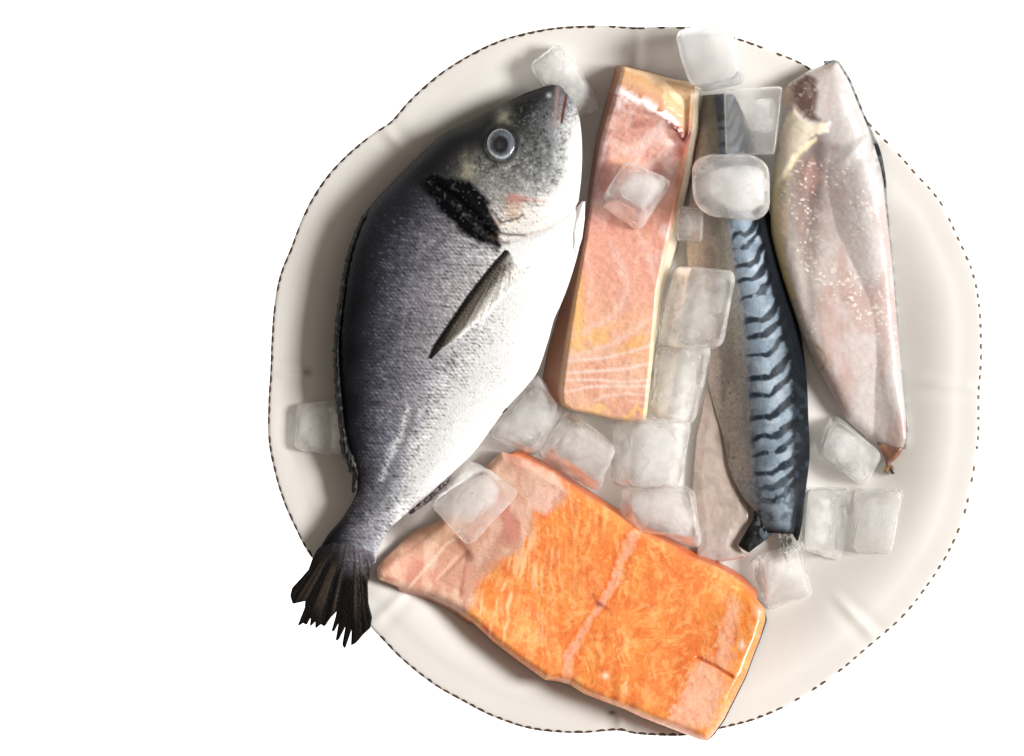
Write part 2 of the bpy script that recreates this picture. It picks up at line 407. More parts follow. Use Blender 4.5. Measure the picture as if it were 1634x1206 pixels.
def paint_bream(px, py, s, f, top):
    c = anchors(px, py, BA, 26)
    lum = c.mean(-1)
    c = c*np.interp(lum, [0, .008, .02, .06, .12, .3, .5, .75, .9], [.4, .45, .6, 1.1, 1.15, .92, .92, 1, 1])[..., None]; lum = c.mean(-1)
    body = sm(.20, .34, s+.10*(f-.5))                       # scaled part behind the head
    head = 1-body
    # darker cheek and snout
    hd = np.exp(-((px-848)**2/1500.+(py-218)**2/2600.))+.55*np.exp(-((px-872)**2/500.+(py-165)**2/700.))
    c = c*(1-.35*np.clip(hd, 0, 1)*head)[..., None]; lum = c.mean(-1)
    # scale flecks lie across the body
    ux, uy = rot(px, py, 28)
    n1 = vn(ux/6.5, uy/2.6, 5); n2 = vn(ux/3.4, uy/2.2, 9); n3 = fbm(px, py, 34, seed=2)
    wa = ux+5*(fbm(px, py, 30, seed=6)-.5); wb = uy+5*(fbm(px, py, 30, seed=7)-.5)
    lat = .5+.25*(np.sin(2*np.pi*(wb/6.2+wa/13.))+np.sin(2*np.pi*(wb/6.2-wa/13.)))
    fl = .40*n1+.34*n2+.26*lat
    mid = sm(.004, .06, lum)*(1-sm(.50, .78, lum))
    c = c*(1+((fl-.5)*2.0*mid*body)[..., None])
    c = c+((sm(.62, .9, fl))*body*.09*sm(.012, .05, lum)*(1-sm(.5, .8, lum)))[..., None]*np.array([.95, .97, 1.06])
    c = c*(1-.45*(sm(.55, .85, 1-fl)*sm(.25, .5, lum)*(1-sm(.78, .9, lum))*body))[..., None]
    c = c*(1+(.5*(n3-.5)*mid)[..., None])
    c = mix(c, (150, 120, 112), .22*sm(.5, .8, fbm(px, py, 60, seed=31))*np.exp(-((px-672)**2/1500.+(py-540)**2/9000.)))
    c = c*(1-(.10+.10*sm(.45, .75, fl)*body+.07*n3)*sm(.5, .85, lum))[..., None]
    k_ = (1-sm(.25, .6, lum))[..., None]; c = c*(1+k_*(np.array([.95, .99, 1.06])-1))
    # head mottling
    h1 = fbm(px, py, 7, seed=21, o=2); h2 = vn(px/2.6, py/2.6, 22); hm = sm(.02, .06, lum)*(1-sm(.50, .72, lum))*head
    hh = .5*h1+.5*h2
    c = c*(1+((hh-.5)*1.7*hm)[..., None])*(1-.30*sm(.05, .2, lum)*(1-sm(.5, .75, lum))*head)[..., None]
    c = mix(c, (190, 188, 178), .45*sm(.60, .80, hh)*hm*sm(215, 275, py))
    c = mix(c, (30, 28, 26), .35*sm(.60, .8, 1-hh)*hm)
    c = mix(c, (120, 118, 112), .7*sm(.66, .9, h2)*head*(1-sm(.03, .1, lum))*sm(150, 190, py)*sm(800, 850, px))
    # pale yellow marks before and behind the eye
    c = mix(c, (186, 180, 160), .55*np.exp(-((px-803)**2/150.+(py-188)**2/260.))*(.35+.9*h1))
    c = mix(c, (180, 172, 142), .5*np.exp(-((px-746)**2/160.+(py-276)**2/700.))*(.3+.9*h1))
    # orbit shade
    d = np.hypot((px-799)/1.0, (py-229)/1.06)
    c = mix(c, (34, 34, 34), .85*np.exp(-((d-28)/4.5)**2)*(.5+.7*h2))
    # lateral line and rear streak
    d, t = dline(px, py, BLAT); c = mix(c, (190, 190, 192), .18*np.exp(-(d/2.6)**2)*sm(.35, .7, n2+.25))
    d, t = dline(px, py, [(662, 655), (655, 678), (645, 708), (625, 755), (612, 785)])
    c = mix(c, (90, 86, 88), .55*np.exp(-(d/4.2)**2)*sm(.25, .6, n1))
    d, t = dline(px, py, [(650, 655), (640, 690), (626, 720), (608, 765)])
    c = mix(c, (236, 236, 236), .6*np.exp(-(d/5.)**2)*sm(.2, .6, n2))
    # dark gill blotch
    d, t = dline(px, py, GILL)
    wd = np.interp(t, [0, .2, .5, .8, 1], [15, 27, 36, 25, 9])
    g = sm(-6, 6, wd-d+17*(fbm(px, py, 24, seed=41)-.5)+8*(h1-.5))
    gd = (5+wd*0)[..., None]*0+lin((9, 9, 11))
    c = c*(1-g[..., None])+gd*g[..., None]
    spots = sm(.70, .84, vn(px/4.2, py/4.2, 51))*g*np.clip(.25+np.exp(-((px-752)**2/300.+(py-320)**2/250.))+.8*np.exp(-((px-728)**2/200.+(py-352)**2/120.)), 0, 1)
    c = mix(c, (150, 150, 162), .45*spots*sm(.3, .6, h1))
    d, t = dline(px, py, [(722, 322), (745, 345), (765, 368), (785, 382)]); c = mix(c, (84, 80, 78), .3*np.exp(-((d+16*(h1-.5))/3.)**2)*sm(.4, .65, h2))
    # gill cover folds
    c = mix(c, (172, 98, 82), .75*np.exp(-((px-822)**2/230.+(py-319)**2/70.))*(.5+.7*h1))
    d, t = dline(px, py, [(815, 312), (842, 318), (872, 322)]); c = mix(c, (176, 116, 104), .7*np.exp(-(d/3.0)**2)*(1-.6*t))
    c = mix(c, (196, 160, 122), .75*np.exp(-((px-818)**2/170.+(py-337)**2/130.))*(.5+.6*h1))
    for L_, cc, a_, w_ in [([(795, 356), (812, 352), (828, 348), (834, 342)], (74, 58, 46), .8, 2.0), ([(792, 370), (810, 374), (840, 375)], (70, 60, 56), .85, 2.4),
                           ([(840, 375), (880, 362), (905, 345), (924, 325)], (176, 170, 166), .8, 2.6), ([(785, 376), (800, 386), (812, 388)], (104, 84, 78), .7, 2.2),
                           ([(798, 362), (815, 362), (830, 360)], (236, 222, 212), .7, 2.2), ([(788, 345), (796, 358)], (222, 205, 195), .6, 2.4)]:
        d, t = dline(px, py, L_); c = mix(c, cc, a_*np.exp(-(d/w_)**2))
    # mouth and lip
    d, t = dline(px, py, [(903, 152), (900, 165), (897, 182), (896, 194)]); c = mix(c, (110, 52, 40), .95*np.exp(-(d/2.2)**2))
    d, t = dline(px, py, [(890, 140), (888, 165), (886, 200)]); c = mix(c, (150, 128, 126), .7*np.exp(-(d/4)**2))
    d, t = dline(px, py, [(884, 200), (878, 222), (886, 236), (889, 243)]); c = mix(c, (120, 120, 118), .7*np.exp(-(d/2.2)**2))
    c = mix(c, (190, 190, 188), .8*np.exp(-((px-876)**2+(py-152)**2)/14.))
    c = mix(c, (30, 30, 30), .8*np.exp(-((px-814)**2+(py-187)**2)/14.))
    return c
def bream_bulge(px, py, s, f):
    d, t = dline(px, py, GILL+[(812, 380), (850, 373), (890, 357), (925, 325)])
    e = -3.2*np.exp(-(d/6.)**2)+2.5*np.exp(-((d-11)/7.)**2)
    d2 = np.hypot(px-799, py-229); e = e+2.4*np.exp(-((d2-27)/5.)**2)
    d3, _ = dline(px, py, [(903, 150), (897, 182), (894, 196)]); e = e-3*np.exp(-(d3/2.6)**2)
    ux, uy = rot(px, py, 28)
    return e+.45*(vn(ux/6.5, uy/3.0, 5)-.5)*(1-sm(.55, .75, f))*sm(.2, .3, s)*np.sin(np.pi*f)
_, pts = loft('body', BD, BV, 600, 300, bream_zc, bream_h, paint_bream, M_SKIN, bream, bulge=bream_bulge, prof=lambda f: np.clip(1-np.abs(2*f-1)**2.35, 0, 1)**.62)
BZ = Surf(pts)

def disc(name, cx, cy, rx, ry, zf, dome, paint, mat, parent, n=22, m=64):
    X, Y, Z = [cx], [cy], [0.]
    for i in range(1, n+1):
        a = np.linspace(0, 2*np.pi, m, endpoint=False)
        X += list(cx+rx*i/n*np.cos(a)); Y += list(cy+ry*i/n*np.sin(a)); Z += [0.]*m
    X, Y = np.array(X), np.array(Y); r = np.hypot((X-cx)/rx, (Y-cy)/ry)
    Z = zf(X, Y)+dome(r)
    F = [[0, 1+j, 1+(j+1) % m] for j in range(m)]
    for i in range(1, n):
        F += [[1+(i-1)*m+j, 1+i*m+j, 1+i*m+(j+1) % m, 1+(i-1)*m+(j+1) % m] for j in range(m)]
    F = [f[::-1] for f in F]
    return link(name, W(X, Y, Z), F, mat, parent, paint(X, Y, r))
def paint_eye(x, y, r):
    c = np.ones(x.shape+(3,))*lin((74, 80, 88))
    n = fbm(x, y, 6, seed=61); a_ = (x-799)*-.45+(y-230)*.9; rr = r+.12*(fbm(x, y, 13, seed=62)-.5)
    c = c*(.6+.8*n)[..., None]
    c = mix(c, (176, 182, 188), .9*np.exp(-((rr-.80)/.09)**2)*(.12+.95*sm(-14, 18, a_)))
    c = mix(c, (44, 46, 50), .8*sm(.92, 1.0, r))
    c = mix(c, (120, 128, 138), .45*np.exp(-((rr-.60)/.07)**2)*sm(.35, .7, n)*sm(10, -12, a_))
    c = mix(c, (8, 9, 12), .97*(1-sm(.42, .60, rr)))
    c = mix(c, (46, 54, 64), .8*(1-sm(.05, .34, np.hypot((x-797)/24, (y-232)/26.5))))
    return c
M_EYE = wet('wet_eye', rough=.10, spec=.6, bump=.02, var=.1, vscale=600, coat=.8)
disc('eye', 799, 230, 24, 26.5, BZ, lambda r: 7.5*np.sqrt(np.clip(1-r**2, 0, 1))-.6-2.5*sm(.85, 1, r), paint_eye, M_EYE, bream)

# pectoral fin folded on the flank
def paint_pect(px, py, sd, d):
    dl, t = dline(px, py, [(808, 398), (770, 444), (720, 515), (682, 580)])
    c = mix(np.ones(px.shape+(3,))*lin((104, 95, 84)), (208, 204, 198), sm(12, 32, dl))
    a = np.arctan2(py-392, -(px-812)); ray = vn(a*70, 0*a, 71); ray2 = vn(a*150, 0*a, 72)
    c = c*(.30+.8*ray+.55*ray2)[..., None]
    c = mix(c, (16, 15, 14), .97*(1-sm(3, 9, dl+5*(ray-.5))))
    c = mix(c, (30, 26, 23), .9*sm(.42, .66, ray)*(1-sm(16, 34, dl))); c = mix(c, (236, 235, 232), .9*sm(8, 1, d)*sm(10, 24, dl)); c = mix(c, (224, 222, 218), .6*sm(430, 400, py)*sm(6, 14, dl))
    return c
PECT = [(809, 397), (792, 416), (770, 443), (745, 475), (714, 521), (694, 550), (678, 588), (690, 571), (708, 553), (734, 538), (757, 517), (774, 509), (792, 485), (814, 464), (832, 449), (849, 432), (851, 424), (838, 428), (826, 420)]
slab('pectoral_fin', PECT, lambda x, y, d: BZ(x, y)+2.0+1.0*vn(np.arctan2(y-392, 812-x)*70, 0*x, 71), lambda x, y: BZ(x, y)-1, 2.0, paint_pect, M_FIN, bream, rows=1)

# folded dorsal fin along the back
bd = spline(BD, 400)
i0 = int(np.argmin(np.hypot(bd[:, 0]-592, bd[:, 1]-327))); i1 = int(np.argmin(np.hypot(bd[:, 0]-568, bd[:, 1]-762)))
outer, inner = [], []
for k, i in enumerate(range(i0, i1+1, 2)):
    tg = bd[min(i+3, 399)]-bd[i-3]; tg /= np.linalg.norm(tg); nn = np.array([-tg[1], tg[0]])
    if nn[0] > 0: nn = -nn
    u = (i-i0)/(i1-i0)
    hgt = 3.0+2.0*((k % 5) == 0)+1.2*random.random()
    if u > .84: hgt += 7*math.sin(math.pi*min((u-.84)/.16, 1)*.9)
    if u < .06: hgt *= u/.06
    outer.append(bd[i]+nn*hgt); inner.append(bd[i]-nn*8)
tip = [(561, 786), (566, 787)]
DORS = outer+tip+inner[::-1]
def paint_dark(px, py, sd, d):
    c = np.ones(px.shape+(3,))*lin((17, 17, 18)); n = vn(px/2.5, py/7., 81)
    c = mix(c, (88, 84, 80), .6*sm(.66, .9, n)); return mix(c, (120, 112, 104), .5*sm(.6, .8, n)*sm(715, 750, py))
slab('dorsal_fin', DORS, lambda x, y, d: 112+np.minimum(d, 6)*1.2+2*vn(x/3, y/6, 3)-10*sm(600, 780, y), lambda x, y: 98-6*sm(600, 780, y), 1.6, paint_dark, M_FIN, bream, rows=2)

# tail fin with frayed ends
TAIL = [(508, 874), (499, 890), (492, 909), (478, 925), (466, 938), (463, 950), (467, 964), (474, 962), (487, 959), (486, 970), (474, 1000), (484, 994), (489, 998), (496, 985), (494, 1001), (503, 992), (503, 1004), (512, 996), (518, 1000), (528, 985), (537, 976),
        (535, 985), (528, 1010), (534, 1006), (540, 995), (535, 1024), (541, 1020), (551, 1000), (546, 1028), (550, 1037), (556, 1020), (561, 1005), (560, 1030), (568, 1026), (580, 1012), (591, 1002), (594, 985), (588, 962), (587, 930), (593, 908), (600, 893), (596, 880), (560, 868), (530, 866)]
def paint_tail(px, py, sd, d):
    a = np.arctan2(px-566, py-810); ray = vn(a*34, 0*a, 91); ray2 = vn(a*80, 0*a+.3, 92)
    r = np.hypot(px-566, py-810)
    c = np.ones(px.shape+(3,))*lin((38, 33, 30))
    c = c*(.06+.5*ray*ray2+.08*ray2)[..., None]
    c = mix(c, (70, 60, 50), .6*sm(.5, .85, ray)*sm(80, 105, r)*(1-sm(150, 190, r)))
    c = mix(c, (112, 100, 84), .55*sm(.45, .8, ray2)*np.exp(-((px-580)**2/160.+(py-940)**2/900.)))
    b_ = anchors(px, py, BA, 26)*(.7+.9*(vn(px/3., py/3., 93)-.2))[..., None]; k_ = (1-sm(66, 112, r+26*(ray-.5)))[..., None]
    c = c*(1-k_)+b_*k_
    c = mix(c, (96, 84, 98), .35*(1-sm(80, 118, r+14*(ray-.5)))*sm(535, 570, px))
    return c
slab('tail_fin', TAIL, lambda x, y, d: 104-10*sm(890, 1030, y)+1.5*vn(np.arctan2(x-566, y-810)*34, 0*x, 91)+14*(1-sm(866, 912, y)), lambda x, y: 98-10*sm(890, 1030, y), 1.6, paint_tail, M_FIN, bream, rows=1)

def paint_pelv(px, py, sd, d):
    c = np.ones(px.shape+(3,))*lin((238, 234, 230)); dl, t = dline(px, py, [(925, 325), (915, 350), (908, 385)])
    c = mix(c, (196, 186, 180), .6*np.exp(-(dl/3.)**2)); return mix(c, (206, 182, 170), .4*np.exp(-(d/2.)**2))
slab('pelvic_fin', [(934, 319), (928, 322), (921, 331), (914, 348), (909, 372), (912, 398), (921, 405), (929, 380), (933, 350)], lambda x, y, d: 118+np.minimum(d, 8)*1.6+10*sm(926, 905, x), lambda x, y: 106+0*x, 2.0, paint_pelv, M_SKIN, bream, rows=2)
def paint_anal(px, py, sd, d):
    n = vn(px/3., py/3., 95); return mix(np.ones(px.shape+(3,))*lin((72, 60, 66)), (190, 182, 178), .8*sm(.45, .8, n))
slab('anal_fin', [(722, 752), (702, 768), (682, 787), (664, 804), (650, 818), (656, 821), (678, 806), (702, 787), (716, 772)], lambda x, y, d: 100+np.minimum(d, 4), lambda x, y: 92+0*x, 1.6, paint_anal, M_FIN, bream, rows=2)
slab('anal_spine', [(812, 650), (806, 657), (798, 662), (789, 670), (793, 666), (801, 657), (807, 651)], lambda x, y, d: 106+0*x, lambda x, y: 100+0*x, 1.4, lambda px, py, sd, d: np.ones(px.shape+(3,))*lin((52, 44, 42)), M_FIN, bream, rows=1)

# ------------------------------------------------------------------ salmon fillet
M_SALM = wet('raw_salmon', rough=.36, spec=.5, sss=.15, ssr=(1, .35, .12), sscale=.002, bump=.20, bscale=560, var=.12, vscale=1100, coat=.35)
salmon = thing('salmon_fillet', 'thick bright orange raw salmon fillet with pale belly end', 'fish fillet', (920, 960, 30))
SAL = [(603, 924), (601, 907), (611, 893), (638, 867), (662, 846), (700, 832), (735, 800), (760, 765), (779, 741), (800, 720), (829, 728), (870, 748), (905, 770), (932, 789), (960, 806), (995, 829), (1030, 848), (1057, 863), (1085, 878),
       (1107, 891), (1140, 904), (1165, 917), (1186, 932), (1202, 948), (1222, 972), (1221, 990), (1212, 1020), (1202, 1045), (1190, 1078), (1176, 1106), (1156, 1146), (1138, 1172), (1128, 1182), (1115, 1180), (1085, 1168), (1057, 1157),
       (1025, 1145), (995, 1131), (962, 1119), (932, 1107), (908, 1092), (890, 1087), (870, 1085), (829, 1056), (787, 1024), (754, 993), (726, 972), (704, 960), (683, 950), (663, 944), (634, 936)]
def sal_uv(px, py): return rot(px-640, py-860, 27)          # u along, v across
def sal_base(px, py):
    u, v = sal_uv(px, py)
    z = 20+np.clip(v, 0, 260)*.16+10*np.exp(-(u/90)**2)
    return np.maximum(z, plateZ(px, py)+3)
def sal_noise(px, py):
    u, v = sal_uv(px, py)
    wv = 60*(fbm(u, v, 90, seed=101)-.5)+26*(fbm(u, v, 30, seed=102)-.5)*sm(150, 420, u)+8*(fbm(u, v, 12, seed=99)-.5)
    st = vn((u+wv+.45*np.abs(v-125))/10., (v+.6*wv)/60., 103)
    rd = 1-np.abs(2*st-1)
    return u, v, st, rd
def sal_top(px, py, d):
    u, v, st, rd = sal_noise(px, py)
    thin = .45+.55*sm(20, 190, u)
    z = sal_base(px, py)+52*thin*(1-.35*(1-np.clip(d/16., 0, 1))**2.2)
    dl, t = dline(px, py, [(735, 945), (700, 925), (742, 880)]); z = z-1.6*np.exp(-(dl/4.)**2)
    dl, t = dline(px, py, [(1112, 1049), (1140, 1062), (1168, 1080)]); z = z-3.2*np.exp(-(dl/2.6)**2)
    return z+.45*(rd-.5)*sm(120, 200, u)+2.0*(fbm(px, py, 34, seed=104)-.5)+.9*(fbm(px, py, 14, seed=114)-.5)*sm(110, 220, u)
SEAM = [(1014, 852), (1004, 872), (990, 905), (976, 938), (958, 963), (944, 985), (928, 1015), (913, 1045), (903, 1078), (898, 1092)]
MEMB = [(600, 940), (660, 955), (735, 985), (752, 965), (765, 930), (790, 905), (822, 880), (838, 850), (850, 815), (880, 815), (905, 785), (880, 755), (800, 715), (690, 800), (600, 890)]
def paint_sal(px, py, sd, d):
    u, v, st, rd = sal_noise(px, py)
    f1 = fbm(px, py, 42, seed=105); f2 = fbm(px, py, 7, seed=106, o=2); f3 = vn(px/2.8, py/2.8, 107)
    c = np.ones(px.shape+(3,))*lin((232, 122, 46))
    c = mix(c, (240, 146, 62), .85*sm(.35, .7, f1)); c = mix(c, (226, 98, 24), .55*sm(.52, .78, fbm(px, py, 26, seed=108)))
    c = mix(c, (250, 192, 122), .52*sm(.62, .92, rd)*sm(.34, .60, fbm(u, v, 48, seed=109)))
    c = mix(c, (214, 84, 18), .40*sm(.60, .82, 1-rd)*sm(.45, .7, f1))
    c = mix(c, (250, 184, 106), .42*sm(.58, .82, f2)); c = mix(c, (214, 88, 20), .45*sm(.62, .85, 1-f2))
    c = c*(.88+.24*f3)[..., None]
    c = mix(c, (236, 176, 128), .12)
    lo = sm(200, 420, u)*sm(100, 220, v); c = mix(c, (238, 142, 66), .25*lo)
    st2 = vn((v*.75+u*.6+50*(fbm(u, v, 60, seed=137)-.5))/8., (u-v)/46., 138); rd2 = 1-np.abs(2*st2-1)
    c = mix(c, (250, 194, 126), .40*sm(.72, .95, rd2)*sm(.42, .66, fbm(u, v, 36, seed=139))*sm(180, 300, u))
    # long pale threads fanning out of the membrane
    fan = np.arctan2(px-880, (py-560)); ln = vn((fan+.05*(fbm(px, py, 40, seed=131)-.5))*64, py/260., 132)
    fm = sm(.80, .94, 1-np.abs(2*ln-1))*np.exp(-((u-190)/75.)**2)
    c = mix(c, (252, 208, 158), .62*fm*sm(.38, .62, fbm(px, py, 26, seed=134)))
    # pale belly membrane
    e = poly(px, py, MEMB, 15+0*px) if False else poly(px+26*(fbm(px, py, 36, seed=110)-.5)+12*(vn(fan*60, py/80., 111)-.5), py+10*(f2-.5), MEMB, 9)
    mcol = np.ones(px.shape+(3,))*lin((208, 158, 136)); mcol = mix(mcol, (206, 138, 122), .8*sm(.45, .7, fbm(px, py, 48, seed=112))); mcol = mix(mcol, (236, 200, 178), .7*sm(.5, .75, fbm(px, py, 22, 40, seed=113)))
    mcol = mix(mcol, (190, 158, 128), .5*np.exp(-((px-700)**2/1800.+(py-850)**2/260.)))
    mcol = mix(mcol, (150, 92, 76), .7*np.exp(-((px-812)**2/120.+(py-742)**2/160.))*f1*1.6)
    c = c*(1-.95*e[..., None])+mcol*.95*e[..., None]
    c = mix(c, (196, 112, 104), .6*np.exp(-((px-808)**2/700.+(py-860)**2/900.))*sm(.3, .6, f1))
    c = mix(c, (240, 196, 178), .8*poly(px+10*(f2-.5), py, [(858, 772), (895, 782), (872, 822), (845, 808)], 6))
    for L_, cc, a_, w_ in [([(735, 950), (742, 905), (748, 880)], (176, 112, 96), .75, 3.5), ([(652, 938), (690, 895), (712, 868), (742, 850)], (240, 214, 194), .75, 2.4), ([(705, 838), (690, 850), (662, 872), (640, 888)], (170, 124, 96), .6, 4),
                           ([(728, 858), (745, 878), (752, 890)], (128, 66, 52), .7, 6), ([(609, 905), (622, 898), (634, 885)], (150, 104, 74), .75, 6), ([(606, 920), (630, 925)], (166, 112, 80), .6, 3), ([(785, 735), (800, 722)], (240, 206, 186), .8, 5)]:
        dl, t = dline(px, py, L_); c = mix(c, cc, a_*np.exp(-(dl/w_)**2)*(.6+.6*f1))
    # seam
    dl, t = dline(px+6*(f2-.5)+16*(fbm(px, py, 22, seed=179)-.5), py+6*(f1-.5), SEAM); wd = np.interp(t, [0, .1, .3, .42, .5, .6, 1], [7, 9, 7, 6, 3, 5, 8])+9*(fbm(px, py, 14, seed=133)-.5)
    c = mix(c, (238, 176, 150), .85*sm(4, -3, dl-wd)*(.15+1.1*f2))
    c = mix(c, (214, 92, 40), .5*np.exp(-((dl-wd-5)/3.)**2))
    c = mix(c, (120, 62, 62), .85*np.exp(-((px-956)**2/26.+(py-964)**2/16.))); dl, t = dline(px, py, [(946, 948), (953, 962), (972, 972)]); c = mix(c, (150, 62, 40), .6*np.exp(-(dl/2.4)**2))
    # skinned patches at the thick end
    for P_, a_ in [([(1172, 945), (1182, 968), (1178, 1000), (1168, 1040), (1164, 1072), (1138, 1056), (1150, 1010), (1160, 975)], .78), ([(1120, 1054), (1146, 1070), (1164, 1086), (1152, 1120), (1134, 1160), (1100, 1164), (1066, 1156), (1070, 1132), (1088, 1104), (1100, 1070)], .88)]:
        c = mix(c, (238, 184, 156), a_*poly(px+24*(f2-.5)+10*(f1-.5), py+20*(fbm(px, py, 12, seed=175)-.5), P_, 9)*(.55+.6*f2))
    c = mix(c, (236, 150, 84), .7*np.exp(-((px-1165)**2/160.+(py-1088)**2/160.)))
    dl, t = dline(px, py, [(1112, 1049), (1140, 1062), (1168, 1080)]); c = mix(c, (196, 72, 16), .9*np.exp(-(dl/2.6)**2))
    dl, t = dline(px, py, [(1190, 945), (1196, 965), (1184, 1000)]); c = mix(c, (238, 122, 26), .6*np.exp(-(dl/8)**2))
    c = mix(c, (250, 232, 214), .85*np.exp(-((px-1184)**2/20.+(py-1030)**2/50.)));  c = mix(c, (246, 226, 204), .7*np.exp(-((px-1211)**2/40.+(py-975)**2/90.)))
    c = mix(c, (252, 226, 196), .8*np.exp(-((px-966)**2+(py-1078)**2)/30.))
    dk = sm(.72, .9, vn(px/3.4, py/3.4, 119))*sm(.5, .7, f1); c = mix(c, (176, 92, 40), .35*dk)
    # cut walls
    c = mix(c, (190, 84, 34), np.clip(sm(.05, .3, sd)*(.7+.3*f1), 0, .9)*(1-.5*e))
    c = mix(c, (204, 104, 40), .55*np.exp(-(d/11)**2)*poly(px, py, [(1190, 930), (1240, 960), (1140, 1200), (1090, 1180)], 12)*(1-sm(.01, .05, sd)))
    dr, t = dline(px, py, [(1224, 970), (1212, 1020), (1190, 1078), (1156, 1148), (1130, 1184)])
    c = mix(c, (64, 62, 66), sm(9, 3, dr)*sm(.3, .6, sd))
    return c
def sal_off(px, py):
    up = poly(px, py, [(812, 740), (960, 830), (1120, 920), (1200, 965), (1240, 900), (1000, 740), (830, 690)], 4)
    lo = poly(px, py, [(640, 930), (700, 950), (760, 990), (700, 1000), (620, 960)], 4)
    return 4*up-2*lo, -9*up+6*lo
slab('flesh', SAL, sal_top, lambda x, y: sal_base(x, y), 1.8, paint_sal, M_SALM, salmon, off=sal_off, rows=5)
SKIN = [(1221, 970), (1224, 990), (1213, 1022), (1203, 1047), (1191, 1080), (1177, 1108), (1157, 1148), (1139, 1174), (1128, 1183), (1112, 1178), (1000, 1128), (1000, 1060), (1100, 940), (1200, 940)]
def paint_skin(px, py, sd, d): return np.ones(px.shape+(3,))*lin((62, 62, 68))*(.6+.8*vn(px/4, py/4, 9))[..., None]
slab('skin', SKIN, lambda x, y, d: sal_base(x, y)+6, lambda x, y: sal_base(x, y)-1.5, 3, paint_skin, M_SKIN, salmon, rows=2)
SALT = lambda x, y: sal_top(x, y, 30+0*x)

# ------------------------------------------------------------------ pale fillet
M_PINK = wet('raw_pink_fillet', rough=.36, spec=.4, sss=.12, ssr=(1, .45, .25), sscale=.003, bump=.3, bscale=420, var=.08, vscale=900, coat=.3)
PINK = [(995, 106), (1020, 112), (1055, 121), (1090, 130), (1108, 136), (1105, 170), (1103, 205), (1097, 240), (1089, 285), (1080, 325), (1067, 385), (1058, 425), (1050, 465), (1046, 520), (1041, 571), (1037, 614), (1033, 650), (1030, 670),
        (1005, 671), (975, 668), (940, 660), (912, 655), (897, 645), (895, 625), (901, 580), (908, 529), (916, 478), (924, 435), (932, 390), (939, 345), (947, 294), (954, 255), (962, 215), (975, 172), (985, 140)]
def pink_base(px, py): return np.maximum(17+58*sm(330, 105, py), plateZ(px, py)+2)
EDGE = [(978, 148), (990, 152), (1005, 160), (1022, 166), (1040, 176), (1058, 186), (1072, 200), (1084, 212), (1092, 222), (1104, 210)]
def edge_y(px): return np.interp(px, [p_[0] for p_ in EDGE], [p_[1] for p_ in EDGE])
def pink_top(px, py, d):
    cut = np.clip((edge_y(px)-py)/60., 0, 1)
    z = pink_base(px, py)+62*(1-.10*(1-np.clip(d/5., 0, 1))**2)-34*cut
    z = z+4*np.exp(-((edge_y(px)-py)/7.)**2)*(vn(px/7., py/7., 127)-.3)
    dl, t = dline(px, py, [(975, 215), (1010, 195), (1060, 205), (1085, 245)])
    return z+3*(fbm(px, py, 40, seed=121)-.5)+1.4*(fbm(px, py, 12, seed=122)-.5)-2*np.exp(-(dl/9)**2)
